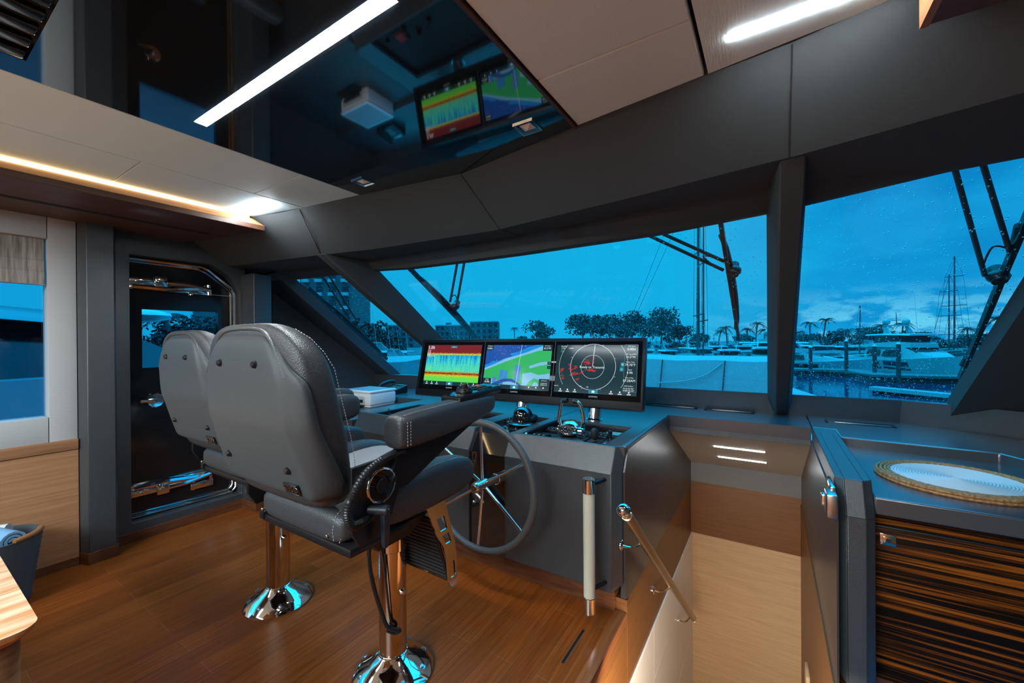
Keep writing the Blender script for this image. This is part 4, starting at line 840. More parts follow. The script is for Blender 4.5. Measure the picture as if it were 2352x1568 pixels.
        if s == 1 and full:
            lv = obj('lever', MB().cyl(g(.31, -.365, .893), g(.372, -.335, .893), .016, seg=16, bev=.003).loft([[g(.350, -.352, .905), g(.370, -.352, .905), g(.370, -.326, .905), g(.350, -.326, .905)], [g(.352, -.350, .79), g(.368, -.350, .79), g(.368, -.330, .79), g(.352, -.330, .79)], [g(.354, -.346, .775), g(.366, -.346, .775), g(.366, -.334, .775), g(.354, -.334, .775)]]), mat('blue_black_plastic', (.012, .018, .026), .4), T, bevel=.004)
            obj('lever_screw', MB().cyl(g(.370, -.339, .893), g(.375, -.339, .893), .007, seg=16, bev=.002), 'chrome', lv)
        # arm support and armrest
        ga = g; short = not (full and s == 1)
        SP = [(-.33, .93), (-.26, 1.035), (-.19, 1.065), (.16, 1.095), (.16, 1.085), (-.02, 1.015), (-.22, .93)] if not short else [(-.36, .93), (-.36, 1.05), (-.05, 1.055), (-.05, 1.04), (-.22, .93)]
        obj('arm_support', MB().loft([[g(s*.312, y, z) for y, z in SP], [g(s*.334, y, z) for y, z in SP]]), 'black', T, bevel=.003)
        A_s = [(-.292, .030, .036, 1.120), (-.288, .042, .050, 1.120), (-.272, .050, .058, 1.121), (-.20, .053, .061, 1.124), (-.08, .053, .059, 1.130), (.06, .052, .056, 1.137), (.16, .050, .048, 1.146), (.225, .046, .040, 1.152), (.252, .036, .028, 1.155), (.260, .022, .016, 1.156)]
        if short: A_s = [(-.40, .03, .04, 1.105), (-.39, .042, .055, 1.105), (-.36, .050, .062, 1.106), (-.27, .053, .064, 1.107), (-.14, .053, .064, 1.109), (-.01, .053, .063, 1.110), (.04, .050, .058, 1.110), (.063, .044, .046, 1.110), (.072, .034, .03, 1.110), (.075, .02, .016, 1.110)]
        ar = obj('armrest', MB().loft([sring(ga(s*.336, y, z), (w, 0, 0), (0, 0, hh), 3.6) for y, w, hh, z in A_s]), 'chair', T, sub=1)
        if not short:
            for k in (.70, .80): obj('stitching', stitches(MB(), [ga(s*.336+k*w, y, z+hh*(1-.30*(k > .75))-.001) for y, w, hh, z in A_s[2:7]]), 'stitch', ar)
            for yy in (-.268, -.254): obj('stitching', stitches(MB(), [ga(s*.336+.050, yy, z) for z in (1.078, 1.10, 1.13, 1.160)]), 'stitch', ar)
        else: obj('stitching', stitches(MB(), [ga(s*.336+.7*w, y, z+hh-.002) for y, w, hh, z in A_s[2:7]]), 'stitch', ar)
        if s == 1 and full:
            pm = frame(g(.325, .145, 1.193), (1, 0, -.03), (0, 1, .075))
            cp_ = obj('control_pad', MB().box((-.050, -.135, -.012), (.050, .15, .020), .008, 2, pm), 'black', T)
            obj('pad_face', MB().box((-.044, -.128, .020), (.044, .142, .0215), .001, 1, pm), 'blackgloss', cp_)
            k = obj('dial', MB().cyl(pm @ V((-.002, -.045, .021)), pm @ V((-.002, -.045, .034)), .034, .033, 36, .002), 'black', cp_); obj('dial_ring', MB().torus(pm @ V((-.002, -.045, .036)), .026, .006, pm.to_3x3() @ V((0, 0, 1)), 32, 8), 'black', k)
            obj('dial_knob', MB().cyl(pm @ V((-.002, -.045, .030)), pm @ V((-.002, -.045, .056)), .0135, .0145, 20, .003), 'blackmatte', k)
            for i in range(3):
                for j in range(3):
                    u, w_ = -.030+.030*i, .02+.032*j
                    red = (i, j) == (0, 2)
                    obj('key', MB().box((u-.011, w_-.010, .0213), (u+.011, w_+.010, .026), .003, 2, pm), mat('red_key', (.6, .03, .02), .35, emit=(.5, .01, .01), es=.5) if red else 'black', cp_, label='red key' if red else None)
            text('pad_marks', '< o >', .016, pm @ Matrix.Translation((0, -.098, .0218)), 'stitch', cp_)
    # wiring
    if full:
        hs = [(.322, -.225, 1.045), (.345, -.285, 1.055), (.350, -.35, 1.045), (.350, -.405, 1.02), (.348, -.445, .975), (.346, -.462, .925), (.344, -.45, .885), (.335, -.41, .872), (.31, -.33, .872)]
        obj('conduit', MB().tube([g(*p) for p in hs], .0135, 10, 14, rr=lambda t: .0125+.0018*(int(t*112) % 2)), 'black', T)
        obj('cable', MB().tube([g0(x, y, z) for x, y, z in ((.03, -.09, .70), (.018, -.122, .627), (.018, -.135, .56), (.018, -.118, .449), (.03, -.09, .327), (.055, -.075, .255), (.075, -.03, .222), (.06, -.045, .215), (.045, -.07, .235))], .0085, 8, 5), 'black', T)
        obj('cable', MB().tube([g0(x, y, z) for x, y, z in ((.0, -.08, .68), (.02, -.075, .582), (.028, -.068, .5), (.04, -.065, .40), (.052, -.064, .311), (.06, -.055, .24))], .0045, 8, 5), 'black', T)
    # footrest: two chrome side plates with slots, ribbed black tread between
    outer = [(-.072, .80), (.040, .80), (.075, .68), (.105, .58), (.120, .50), (.122, .425), (.112, .405), (.082, .402), (.066, .43), (.055, .52), (.030, .60), (-.02, .70)]
    for s in (-1, 1):
        fp = MB(); 
        # plate with two cut-outs: strips round the slots
        L_ = [(-.072, .80), (-.035, .725), (.000, .645), (.036, .585), (.056, .520), (.066, .43), (.082, .402)]
        Rr = [(.040, .80), (.062, .725), (.084, .645), (.104, .585), (.116, .520), (.122, .425), (.112, .402)]
        mid = lambda a, b, t: (a[0]+(b[0]-a[0])*t, a[1]+(b[1]-a[1])*t)
        for i in range(6):
            q = [L_[i], Rr[i], Rr[i+1], L_[i+1]]
            slots = i in (0, 2)
            def slab_(p4):
                fp.loft([[g(s*.255, y, z) for y, z in p4], [g(s*.262, y, z) for y, z in p4]])
            if i in (1, 2, 4):
                a0, b0, a1, b1 = L_[i], Rr[i], L_[i+1], Rr[i+1]
                slab_([a0, mid(a0, b0, .28), mid(a1, b1, .28), a1]); slab_([mid(a0, b0, .74), b0, b1, mid(a1, b1, .74)])
                for t0, t1 in ((0, .14), (.86, 1)):
                    c0, c1, d0, d1 = mid(a0, a1, t0), mid(b0, b1, t0), mid(a0, a1, t1), mid(b0, b1, t1)
                    slab_([mid(c0, c1, .28), mid(c0, c1, .74), mid(d0, d1, .74), mid(d0, d1, .28)])
            else: slab_(q)
        bmesh.ops.remove_doubles(fp.bm, verts=fp.bm.verts, dist=1e-5)
        sp = obj('footrest_plate', fp, 'chrome', T, smooth=None)
        obj('screw', MB().cyl(g(s*.262, .10, .445), g(s*.270, .10, .445), .010, seg=16, bev=.003), 'steel', sp)
    ft = MB().box((-.25, -.006, -.15), (.25, .006, .15), .003, 2, Matrix.Translation(g(0, .035, .575)) @ Matrix.Rotation(-.33, 4, 'X') @ Matrix.Identity(4))
    tm = Matrix.Translation(g(0, .035, .575)) @ Matrix.Rotation(.33, 4, 'X')
    ft.bm.free(); ft = MB().box((-.25, -.006, -.15), (.25, .006, .15), .003, 2, tm)
    tread = obj('footrest_tread', ft, 'black', T)
    rb = MB()
    for i in range(14): rb.box((-.245, -.0095, -.14+i*.02), (.245, -.0055, -.128+i*.02), .001, 1, tm)
    obj('tread_ribs', rb, 'blackmatte', tread); obj('tread_edge', MB().tube([tm @ V((-.25, 0, -.155)), tm @ V((.25, 0, -.155))], .008, 8), 'warm_chrome', tread)
    return T
helm_chair(-1.378, 1.196, 0.0, 'grey leather helm chair with a joystick pad on its raised right armrest', True)
helm_chair(-2.29, 1.191, .150, 'grey leather helm chair beside the port door, without a joystick pad', False)
# ------------------------------------------------------------------ outside: wipers, rain, foredeck, marina
NG = V((0, 1, 1.4)).normalized()
def wiper(label, arm1, arm2, piv, b0, b1, hose=True):
    t = thing('windscreen_wiper', label, 'wiper', piv, 'windscreen wipers')
    piv, b0, b1 = V(piv), V(b0), V(b1)
    for a, b in (arm1, arm2):
        ex = V(a)+(V(a)-V(b))*.25; obj('arm', MB().cyl(ex, b, .0095, seg=10), 'blackmatte', t)
    d = (b1-b0).normalized(); n = NG
    bl = MB().loft([[b0-n*.02, b0+n*.015, b0+n*.015+d.cross(n)*.020, b0-n*.02+d.cross(n)*.020], [b1-n*.02, b1+n*.015, b1+n*.015+d.cross(n)*.016, b1-n*.02+d.cross(n)*.016]])
    obj('blade', bl, 'black', t)
    L_ = (b1-b0).length; bow = []
    pm = d*((piv-b0).dot(d))+b0
    for k in range(9):
        s = k/8; p = b0+d*L_*(.10+.8*s); lift = .040*math.sin(PI*s)**.6; bow.append(p+n*.01+d.cross(n)*lift*.6+n*lift*.3)
    obj('carrier', MB().tube(bow, .0135, 8), 'black', t)
    obj('pivot_block', MB().ball(piv, .040, (1, .9, .8), 2).cyl(piv-n*.03, piv+n*.05, .026, seg=14), 'black', t)
    if hose:
        u = (V(arm1[1])+V(arm2[1]))/2; w = V(arm2[1])-V(arm1[1]); m_ = (V(arm1[0])-V(arm1[1])).normalized()
        obj('washer_hose', MB().tube([V(arm1[1])+m_*.06, u+m_*.13, V(arm2[1])+m_*.05], .004, 6, 5), 'black', t)
wiper('wiper on the small port window pane beside the tower view', ((-3.481, 2.231, 2.025), (-3.793, 2.738, 1.663)), ((-3.389, 2.241, 2.018), (-3.706, 2.754, 1.651)), (-3.76, 2.79, 1.63), (-3.878, 2.322, 1.96), (-3.969, 3.38, 1.204))
wiper('wiper at the port side of the middle windscreen pane, above the sonar screen', ((-1.926, 2.293, 1.981), (-2.273, 2.613, 1.752)), ((-1.861, 2.294, 1.98), (-2.235, 2.652, 1.724)), (-2.262, 2.665, 1.715), (-2.403, 2.270, 1.998), (-2.333, 3.054, 1.437))
wiper('wiper beside the central windscreen post, across the tall mast', ((-.56, 2.28, 1.99), (-.218, 2.542, 1.803)), ((-.50, 2.272, 1.996), (-.209, 2.488, 1.842)), (-.168, 2.553, 1.795), (-.214, 2.259, 2.005), (-.182, 3.079, 1.42))
wiper('wiper on the starboard windscreen pane, in front of the big white yacht', ((.594, 2.198, 2.049), (.818, 2.689, 1.698)), ((.664, 2.192, 2.053), (.868, 2.60, 1.762)), (.862, 2.70, 1.69), (.835, 2.36, 1.935), (.929, 3.413, 1.18))
# raindrops on the outside of the glass
dropm = bpy.data.materials.new('rainwater'); dropm.use_nodes = True
pb = dropm.node_tree.nodes['Principled BSDF']; pb.inputs['Transmission Weight'].default_value = 1; pb.inputs['IOR'].default_value = 1.33; pb.inputs['Roughness'].default_value = .02
random.seed(11)
tmpb = bmesh.new(); bmesh.ops.create_icosphere(tmpb, subdivisions=1, radius=1); IV = [v.co.copy() for v in tmpb.verts]; IF = [[v.index for v in f.verts] for f in tmpb.faces]; tmpb.free()
def drops(n, label, rng):
    vs, fs = [], []; u_ = V((1, 0, 0)); w_ = V((0, -1.4, 1)).normalized()
    for k in range(n):
        (x0, x1) = random.choice(rng); x = random.uniform(x0, x1); z = 1.0+1.02*random.random()**1.5; r = random.choice((.0014, .0017, .002, .0025, .0033)); st = random.uniform(1, 1.5)
        c = V((x, GY(z), z))+NG*(.0085); b = len(vs)
        for q in IV: vs.append(c+u_*q.x*r+w_*q.y*r*st+NG*q.z*r*.55)
        fs += [[b+i for i in f] for f in IF]
    me = bpy.data.meshes.new('raindrops'); me.from_pydata(vs, [], fs); me.materials.append(dropm)
    for p in me.polygons: p.use_smooth = True
    o = bpy.data.objects.new('raindrops', me); COL.objects.link(o); tag(o, label, 'rain', kind='stuff')
drops(9000, 'fine raindrops scattered over the windscreen glass', [(-3.95, -2.80), (-2.65, -.03), (-2.65, -.03), (.13, .96)])

# materials outside
M['gel'] = mat('white_gelcoat', (.36, .365, .37), .25)
M['gel_grey'] = mat('grey_gelcoat', (.45, .46, .48), .3)
M['smoke'] = mat('smoked_window', (.007, .008, .010), .12)
M['farwindow'] = mat('hazed_window', (.022, .024, .028), .3)  # window glass lightened in colour to imitate distance haze
M['gel_dark'] = mat('dark_gelcoat', (.06, .07, .09), .25)
M['canvas'] = mat('white_canvas', (.29, .295, .30), .85, bump=(3, .25, (1, 1, 1), 'noise'))
M['leaf'] = mat('foliage_green', (.030, .036, .034), .7); M['leaf2'] = mat('foliage_dark', (.012, .016, .016), .7); M['bark'] = mat('bark', (.07, .07, .065), .9)
M['concrete'] = mat('concrete', (.09, .092, .095), .9); M['darkwood'] = mat('tarred_timber', (.018, .02, .022), .8)
M['render'] = mat('pale_render', (.11, .113, .117), .9); M['mastm'] = mat('mast_grey', (.05, .055, .06), .4); M['mastw'] = mat('mast_pale', (.4, .42, .44), .35)
wm = mat('sea_water', (.004, .030, .070), .10, spec=.5, bump=(.5, .6, (1, 1, 1), 'noise')); 
struct('sea_water', MB().box((-400, -200, -4.2), (400, 400, -3.6)), wm, smooth=None)
struct('ground', MB().prism([(-46, -80), (-46, 30), (-42, 78), (-30, 97), (70, 104), (300, 104), (300, 420), (-300, 420), (-300, -80)], 'z', -4.5, -.7), 'concrete', smooth=None)
# own foredeck and the canvas covered tender
struct('floor', MB().prism([(-4.4, 4.3), (1.6, 4.3), (1.5, 7), (1.25, 10), (.5, 13), (-1.37, 15.5), (-3.3, 13), (-4.0, 10), (-4.3, 7)], 'z', -.4, .12), 'gel')
t = thing('canvas_cover', 'large white canvas cover on the foredeck ahead of the middle pane', 'cover', (-2.3, 10, .12))
cv = MB(); xs = [-4.4+i*.233 for i in range(21)]
pr_ = lambda x: [(x, 8.92, .13), (x, 8.97+.02*math.sin(x*3), .55), (x, 9.03, .985+.012*math.sin(x*5)), (x, 9.25, 1.05), (x, 11.3, 1.0), (x, 11.6, .13)]
cv.loft([pr_(x) for x in xs]); obj('canvas', cv, 'canvas', t)
sm_ = MB()
for x in (-1.96, -.78): sm_.tube([(x+.03, 9.0, .99), (x, 8.94, .55), (x-.03, 8.90, .15)], .012, 6)
obj('seam', sm_, 'darkwood', t); obj('rope', MB().tube([(-.80, 8.99, .94), (-1.1, 8.94, .70), (-1.5, 8.93, .56), (-2.0, 8.93, .50)], .018, 6, 4), 'canvas', t)

# boats
def ribbon(mb, P, h): return mb.loft([[p, p+V((0, 0, h))] for p in map(V, P)], cap=False, close=False)
def motor_yacht(name, label, pos, head, L_, hgt=1.0, fly=True, group='motor yachts in the marina', domes=True):
    """bow along +x before turning; deck heights in metres above the water"""
    t = thing(name, label, 'boat', (pos[0], pos[1], -3.6), group); t.rotation_euler = (0, 0, 0)
    Rm = Matrix.Rotation(head, 4, 'Z'); O = V((pos[0], pos[1], -3.6)); k = L_/16.0
    def w(x, y, z): return O+(Rm @ V((x*k, y*k, z*k*hgt)))
    secs = [(-8, 2.15, 1.25, 1.9), (-5, 2.3, 1.35, 2.0), (0, 2.35, 1.6, 2.0), (3.5, 2.05, 1.85, 1.55), (6, 1.35, 2.1, .8), (7.6, .45, 2.3, .15), (8.2, .05, 2.4, .02)]
    obj('hull', MB().loft([[w(x, -b, dz), w(x, -wl, -.2), w(x, wl, -.2), w(x, b, dz)] for x, b, dz, wl in secs]), 'gel', t, smooth=35)
    hw = MB()
    for s in (-1, 1):
        for x0, x1, z0, z1 in ((-7.0, -2.6, .35, .62), (-2.0, 2.6, .42, .66), (-5.8, -2.8, .85, 1.22), (-1.9, 2.4, .85, 1.38)): 
            P = [(x0+(x1-x0)*i/6) for i in range(7)]
            Z4 = lambda k_, x: lerp([q[0] for q in secs], [q[k_] for q in secs], x)
            b_at = lambda x, z: Z4(3, x)+(Z4(1, x)-Z4(3, x))*(z+.2)/(Z4(2, x)+.2)+.03
            hw.loft([[w(x, s*b_at(x, z0), z0), w(x, s*b_at(x, z1), z1)] for x in P], cap=False, close=False)
    obj('hull_window', hw, 'smoke', t, smooth=None)
    cab = [(-7.2, 1.9, 1.3, 3.0), (-3, 2.0, 1.4, 3.15), (.8, 1.95, 1.6, 3.15), (2.2, 1.75, 1.7, 2.75), (4.2, 1.35, 1.85, 2.25), (5.4, .8, 2.0, 2.12)]
    obj('cabin', MB().loft([[w(x, -b, z0), w(x, b, z0), w(x, b*.86, z1), w(x, -b*.86, z1)] for x, b, z0, z1 in cab]), 'gel', t, smooth=30)
    cw = MB()
    for s in (-1, 1):
        for x0, x1 in ((-6.4, -3.3), (-2.9, .9)): cw.loft([[w(x0, s*1.99, 1.95), w(x1, s*2.02, 2.05), w(x1-.1, s*1.86, 2.78), w(x0+.4, s*1.84, 2.78)], [w(x0, s*2.02, 1.95), w(x1, s*2.05, 2.05), w(x1-.1, s*1.89, 2.78), w(x0+.4, s*1.87, 2.78)]])
    cw.loft([[w(1.1, -1.55, 3.08), w(1.1, 1.55, 3.08), w(2.9, 1.45, 2.50), w(2.9, -1.45, 2.50)], [w(1.15, -1.55, 3.13), w(1.15, 1.55, 3.13), w(2.95, 1.45, 2.55), w(2.95, -1.45, 2.55)]])
    obj('cabin_window', cw, 'smoke', t, smooth=None)
    if fly:
        obj('flybridge', MB().loft([[w(x, -b, 3.1), w(x, b, 3.1), w(x, b*.95, z), w(x, -b*.95, z)] for x, b, z in ((-7.4, 1.9, 3.35), (-4, 2.0, 3.65), (0, 1.9, 3.85), (1.6, 1.4, 3.6))]), 'gel', t, smooth=30)
        fw_ = MB()
        for s in (-1, 1): fw_.loft([[w(-5, s*1.75, 3.62), w(.2, s*1.75, 3.78), w(-.4, s*1.65, 4.62), w(-4.7, s*1.65, 4.62)], [w(-5, s*1.78, 3.62), w(.2, s*1.78, 3.78), w(-.4, s*1.68, 4.62), w(-4.7, s*1.68, 4.62)]])
        fw_.loft([[w(.3, -1.6, 3.8), w(.3, 1.6, 3.8), w(-.35, 1.55, 4.6), w(-.35, -1.55, 4.6)], [w(.33, -1.6, 3.8), w(.33, 1.6, 3.8), w(-.32, 1.55, 4.6), w(-.32, -1.55, 4.6)]])
        obj('flybridge_window', fw_, 'smoke', t, smooth=None)
        obj('hardtop', MB().loft([[w(x, -b, z), w(x, b, z), w(x, b*.9, z+.18), w(x, -b*.9, z+.18)] for x, b, z in ((-7.2, 1.7, 4.62), (-3, 1.95, 4.68), (.4, 1.8, 4.62), (1.3, 1.3, 4.55))]), 'gel', t, smooth=30)
        ar = MB()
        for s in (-1, 1): ar.loft([[w(-3.8, s*1.2, 4.8), w(-2.2, s*1.2, 4.8), w(-2.2, s*1.3, 4.8), w(-3.8, s*1.3, 4.8)], [w(-3.9, s*1.1, 5.9), w(-3.3, s*1.1, 5.9), w(-3.3, s*1.2, 5.9), w(-3.9, s*1.2, 5.9)]])
        ar.loft([[w(-3.95, -1.3, 5.85), w(-3.2, -1.3, 5.85), w(-3.2, -1.3, 5.98), w(-3.95, -1.3, 5.98)], [w(-3.95, 1.3, 5.85), w(-3.2, 1.3, 5.85), w(-3.2, 1.3, 5.98), w(-3.95, 1.3, 5.98)]])
        obj('radar_arch', ar, 'gel', t, smooth=None)
        if domes:
            for s in (-1, 1): obj('radar_dome', MB().ball(w(-3.6, s*1.05, 6.4), .42*k, (1, 1, 1.05), 2), 'gel', t)
        obj('antenna_mast', MB().cyl(w(-3.5, 0, 5.9), w(-3.6, 0, 7.6), .06*k, .03*k, 8).cyl(w(-3.5, -.5, 6.6), w(-3.5, .5, 6.6), .04*k, seg=6), 'mastm', t)
        for s in (-1, 1): obj('whip_antenna', MB().cyl(w(-2.2, s*1.5, 4.8), w(-2.8, s*1.5, 10), .022*k, .012*k, 6), 'mastw', t)
    rl = MB()
    for s in (-1, 1):
        P = [w(x, s*lerp([q[0] for q in secs], [q[1] for q in secs], x)*.93, lerp([q[0] for q in secs], [q[2] for q in secs], x)+.65) for x in (1, 3, 5, 6.5, 7.8)]
        rl.tube(P, .022*k, 6)
    obj('bow_rail', rl, 'steel', t)
    return t
motor_yacht('motor_yacht', 'big white flybridge yacht with two radar domes behind the starboard wiper', (17.4, 79.5), -1.28, 18.6, 1.0)
for x, y, hd, L_, lab in ((-.3, 58, -1.62, 15, 'white yacht seen bow on beside the central windscreen post'), (-5.0, 67, -1.45, 13, 'white yacht next to the bow on yacht, nearer the wiper tip'),
        (-8.6, 66, -1.1, 14, 'white yacht just right of the tall mast foot'), (-12.8, 63, -.8, 13, 'white yacht left of the tall mast foot'), (-14.6, 54, 2.4, 12, 'small white cruiser at the right edge of the radar display'),
        (3.6, 75, -.15, 17, 'long white yacht lying stern on behind the quay'), (9.6, 91, .1, 14, 'white yacht between the quay piling and the thin mast'), (14.4, 99, .3, 13, 'white yacht partly hidden behind the big flybridge yacht'),
        (-34, 31, .35, 15, 'white yacht under the trees in the port pane'), (2.2, 92, -.3, 15, 'white yacht far behind the quay beside the windscreen post'), (6.8, 103, .5, 14, 'distant white yacht under the tall palm pair'), (18.5, 100, .2, 14, 'distant white yacht left of the big yacht flybridge'), (-8.0, 84, -1.2, 14, 'distant white yacht behind the tall mast'), (-4.2, 88, -1.5, 14, 'distant white yacht above the bow on yacht'),
        (-27.5, 27.8, .5, 13, 'nearer white yacht low in the port pane beside the display'), (-33, 42, .4, 14, 'white yacht seen over the other two in the port pane')):
    motor_yacht('motor_yacht', lab, (x, y), hd, L_, .88, domes=lab.startswith('long'))
def sailing_yacht(label, pos, masts, head=0.2, L_=16, hull=True):
    t = thing('sailing_yacht', label, 'boat', (pos[0], pos[1], -3.6), 'sailing yachts'); O = V((pos[0], pos[1], -3.6)); Rm = Matrix.Rotation(head, 4, 'Z')
    w = lambda x, y, z: O+(Rm @ V((x, y, z)))
    if hull:
        obj('hull', MB().loft([[w(x, -b, 1.1+.1*abs(x)/6), w(x, -b*.7, -.2), w(x, b*.7, -.2), w(x, b, 1.1+.1*abs(x)/6)] for x, b in ((-L_/2, 1.0), (-L_/4, 1.8), (0, 2.0), (L_/4, 1.5), (L_/2, .08))]), 'gel', t, smooth=35)
        obj('coachroof', MB().loft([[w(x, -b, 1.1), w(x, b, 1.1), w(x, b*.8, 1.7), w(x, -b*.8, 1.7)] for x, b in ((-3, 1.1), (1.5, 1.2), (3.5, .7))]), 'gel', t, smooth=30)
    for mx_, top, r in masts:
        m = obj('mast', MB().cyl(w(mx_, 0, .8), w(mx_+.15, 0, top), r, r*.55, 10), 'mastm', t)
        n = 3 if top > 14 else 1; wr = MB(); sp = MB()
        for i in range(n):
            z = top*(.30+.26*i) if n == 3 else top*.55; l = 1.9-.4*i if n == 3 else .9
            sp.cyl(w(mx_, -l, z), w(mx_, l, z), .06, seg=6)
        for s in (-1, 1):
            if n == 3: wr.tube([w(mx_, s*1.9, 1.0), w(mx_, s*1.9, top*.30), w(mx_, s*1.5, top*.56), w(mx_, s*1.1, top*.82), w(mx_+.1, 0, top)], .020, 4); wr.tube([w(mx_, s*1.3, 1.0), w(mx_, 0, top*.56)], .018, 4); wr.tube([w(mx_, s*.8, 1.0), w(mx_, 0, top*.30)], .018, 4)
            else: wr.tube([w(mx_, s*1.0, 1.0), w(mx_, s*.9, top*.55), w(mx_, 0, top)], .020, 4)
        wr.tube([w(-L_/2, 0, 1.2), w(mx_+.15, 0, top*.99)], .020, 4)
        obj('spreaders', sp, 'mastm', m); obj('rigging', wr, 'mastm', m)
    return t
sailing_yacht('tall masted sailing yacht with three pairs of spreaders seen past the wiper', (-6.3, 45.8), ((0, 25, .17), (.5, 23, .10)), .35, 18)
sailing_yacht('sailing yacht with one slim mast in the middle of the starboard pane', (13.0, 91.2), ((0, 10.6, .13),), .5, 11)
sailing_yacht('two masted sailing yacht whose masts rise behind the big flybridge yacht', (25.0, 94), ((.5, 18.2, .15), (-1.0, 15.2, .12)), .9, 14)
# the quay, its pilings, the finger pier
t = thing('quay', 'low concrete quay with a dark waterline seen in the starboard pane', 'dock', (8, 68, -3.6))
Qp = [(1.9, 66.9), (2.8, 67), (8.2, 68), (9.8, 60.5), (16.6, 61.5), (30, 64)]
obj('deck', MB().prism(Qp+[(30, 67), (17, 64.5), (11.5, 64), (9.5, 71), (1.9, 70)], 'z', -3.0, -2.75), 'concrete', t, smooth=None)
obj('waterline', MB().prism([(x, y+.25) for x, y in Qp]+[(30, 66.8), (17, 64.2), (11.7, 63.8), (9.4, 70.6), (1.9, 69.8)], 'z', -3.65, -3.0), 'darkwood', t, smooth=None)
for x, y, zt, lab in ((4.6, 67.8, .2, 'short dark timber piling on the quay near the windscreen post'), (8.3, 67.4, 1.0, 'dark timber piling at the bend of the quay'), (12.0, 60.9, .7, 'dark timber piling in front of the big yacht'), (10.6, 64.6, .4, 'dark timber piling just left of the big yacht stern')):
    t = thing('piling', lab, 'post', (x, y, -3.6), 'timber pilings'); obj('trunk', MB().cyl((x, y, -3.7), (x, y, zt), .22, .2, 12), 'darkwood', t); obj('cap', MB().cyl((x, y, zt), (x, y, zt+.25), .24, .05, 12), 'gel_grey', t)
t = thing('finger_pier', 'pale edged finger pier low in the starboard pane', 'dock', (12, 45, -3.6))
obj('deck', MB().prism([(7.6, 48.8), (12, 45), (19, 41), (19.6, 42), (12.6, 46.1), (8.2, 49.9)], 'z', -3.35, -3.05), 'gel', t, smooth=None); obj('float', MB().prism([(7.9, 48.9), (12.1, 45.2), (19, 41.3), (19.4, 41.9), (12.5, 45.9), (8.2, 49.6)], 'z', -3.7, -3.35), 'darkwood', t, smooth=None)
# neighbouring yacht close on the port side
t = thing('neighbour_yacht', 'blue white yacht moored close alongside, filling the saloon window view', 'boat', (-9, 0, -3.6))
def sec(y, xi, z0, z1): return [(xi, y, z0), (xi-.25, y, z1), (-13+.25, y, z1), (-13, y, z0)]
obj('hull', MB().loft([[(-7.6, y, .99-dz), (-7.9, y, -3.7), (-13.2, y, -3.7), (-13.4, y, .99-dz)] for y, dz in ((-14, .3), (-4, .1), (1.2, 0), (4, .05))]+[[(-8.6, 8, .85), (-9.2, 8, -3.7), (-12, 8, -3.7), (-12.4, 8, .85)], [(-10.4, 12, .9), (-10.5, 12, -3.7), (-10.6, 12, -3.7), (-10.7, 12, .9)]]), 'gel', t, smooth=35)
obj('cabin_window', MB().loft([[(-8.0, y, .98), (-8.25, y, zt), (-12.75, y, zt), (-13, y, .98)] for y, zt in ((-10, 1.72), (-2, 1.74), (1.6, 1.70), (2.15, 1.52), (2.8, 1.2), (3.2, 1.0))]), 'smoke', t, smooth=30)
obj('roof', MB().loft([[(-7.85, y, z), (-8.0, y, z+.10), (-8.7, y, z+.22), (-12.4, y, z+.22), (-13.1, y, z+.10), (-13.2, y, z)] for y, z in ((-11, 1.78), (-3, 1.78), (.8, 1.73), (1.6, 1.66), (2.0, 1.56))]), 'gel_dark', t, smooth=40)
obj('radar_disc', MB().ball((-9.3, 2.55, 1.90), .42, (1, 1, .28), 2).cyl((-9.3, 2.3, 1.6), (-9.3, 2.5, 1.9), .10, seg=10), 'gel_grey', t)
obj('roof_fin', MB().loft([[(-8.9, .3, 1.96), (-8.9, .9, 1.94), (-9.1, .9, 1.94), (-9.1, .3, 1.96)], [(-8.9, .75, 2.02), (-8.9, .82, 2.0), (-9.1, .82, 2.0), (-9.1, .75, 2.02)]]), 'smoke', t)

# vegetation
def tree(label, x, y, top, r, lumps=9, n=900, leaf=.42, m='leaf', base=-.7, tr=.28, flat=.62, name='broadleaf_tree', grp='trees ashore'):
    t = thing(name, label, 'tree', (x, y, base), grp); h = top-base; rnd = random.Random(int(x*37+y*11))
    mb = MB(); L_ = []
    for k in range(lumps):
        a = rnd.uniform(0, 2*PI); q = r*rnd.uniform(.15, .75); L_.append((V((x+q*math.cos(a), y+q*math.sin(a), base+h*rnd.uniform(.36, .86))), r*rnd.uniform(.30, .52)))
    L_.append((V((x, y, top-r*.36)), r*.42))
    for k in range(n):
        c, rr_ = rnd.choice(L_); d = V((rnd.gauss(0, 1), rnd.gauss(0, 1), rnd.gauss(0, 1))).normalized(); p = c+V((d.x, d.y, d.z*flat*1.2))*rr_*rnd.uniform(.55, 1.05)
        if p.z > top: p.z = top-rnd.uniform(0, .4)
        u = V((rnd.gauss(0, 1), rnd.gauss(0, 1), rnd.gauss(0, 1))).normalized(); v_ = u.orthogonal().normalized(); l = leaf*rnd.uniform(.6, 1.3)
        mb.poly([p+u*l, p+v_*l*.5, p-u*l, p-v_*l*.5])
    obj('crown', mb, m, t, smooth=None)
    tk = MB().tube([(x, y, base-.1), (x+.1, y, base+h*.25), (x, y+.1, base+h*.55)], tr, 8, 3, rr=lambda s: tr*(1-.55*s))
    for k in range(4): c, rr_ = L_[k]; tk.tube([(x, y+.05, base+h*.38), (x+(c.x-x)*.5, y+(c.y-y)*.5, base+h*.52), tuple(c)], tr*.4, 6, 2, rr=lambda s: tr*.45*(1-.7*s))
    obj('trunk', tk, 'bark', t); return t
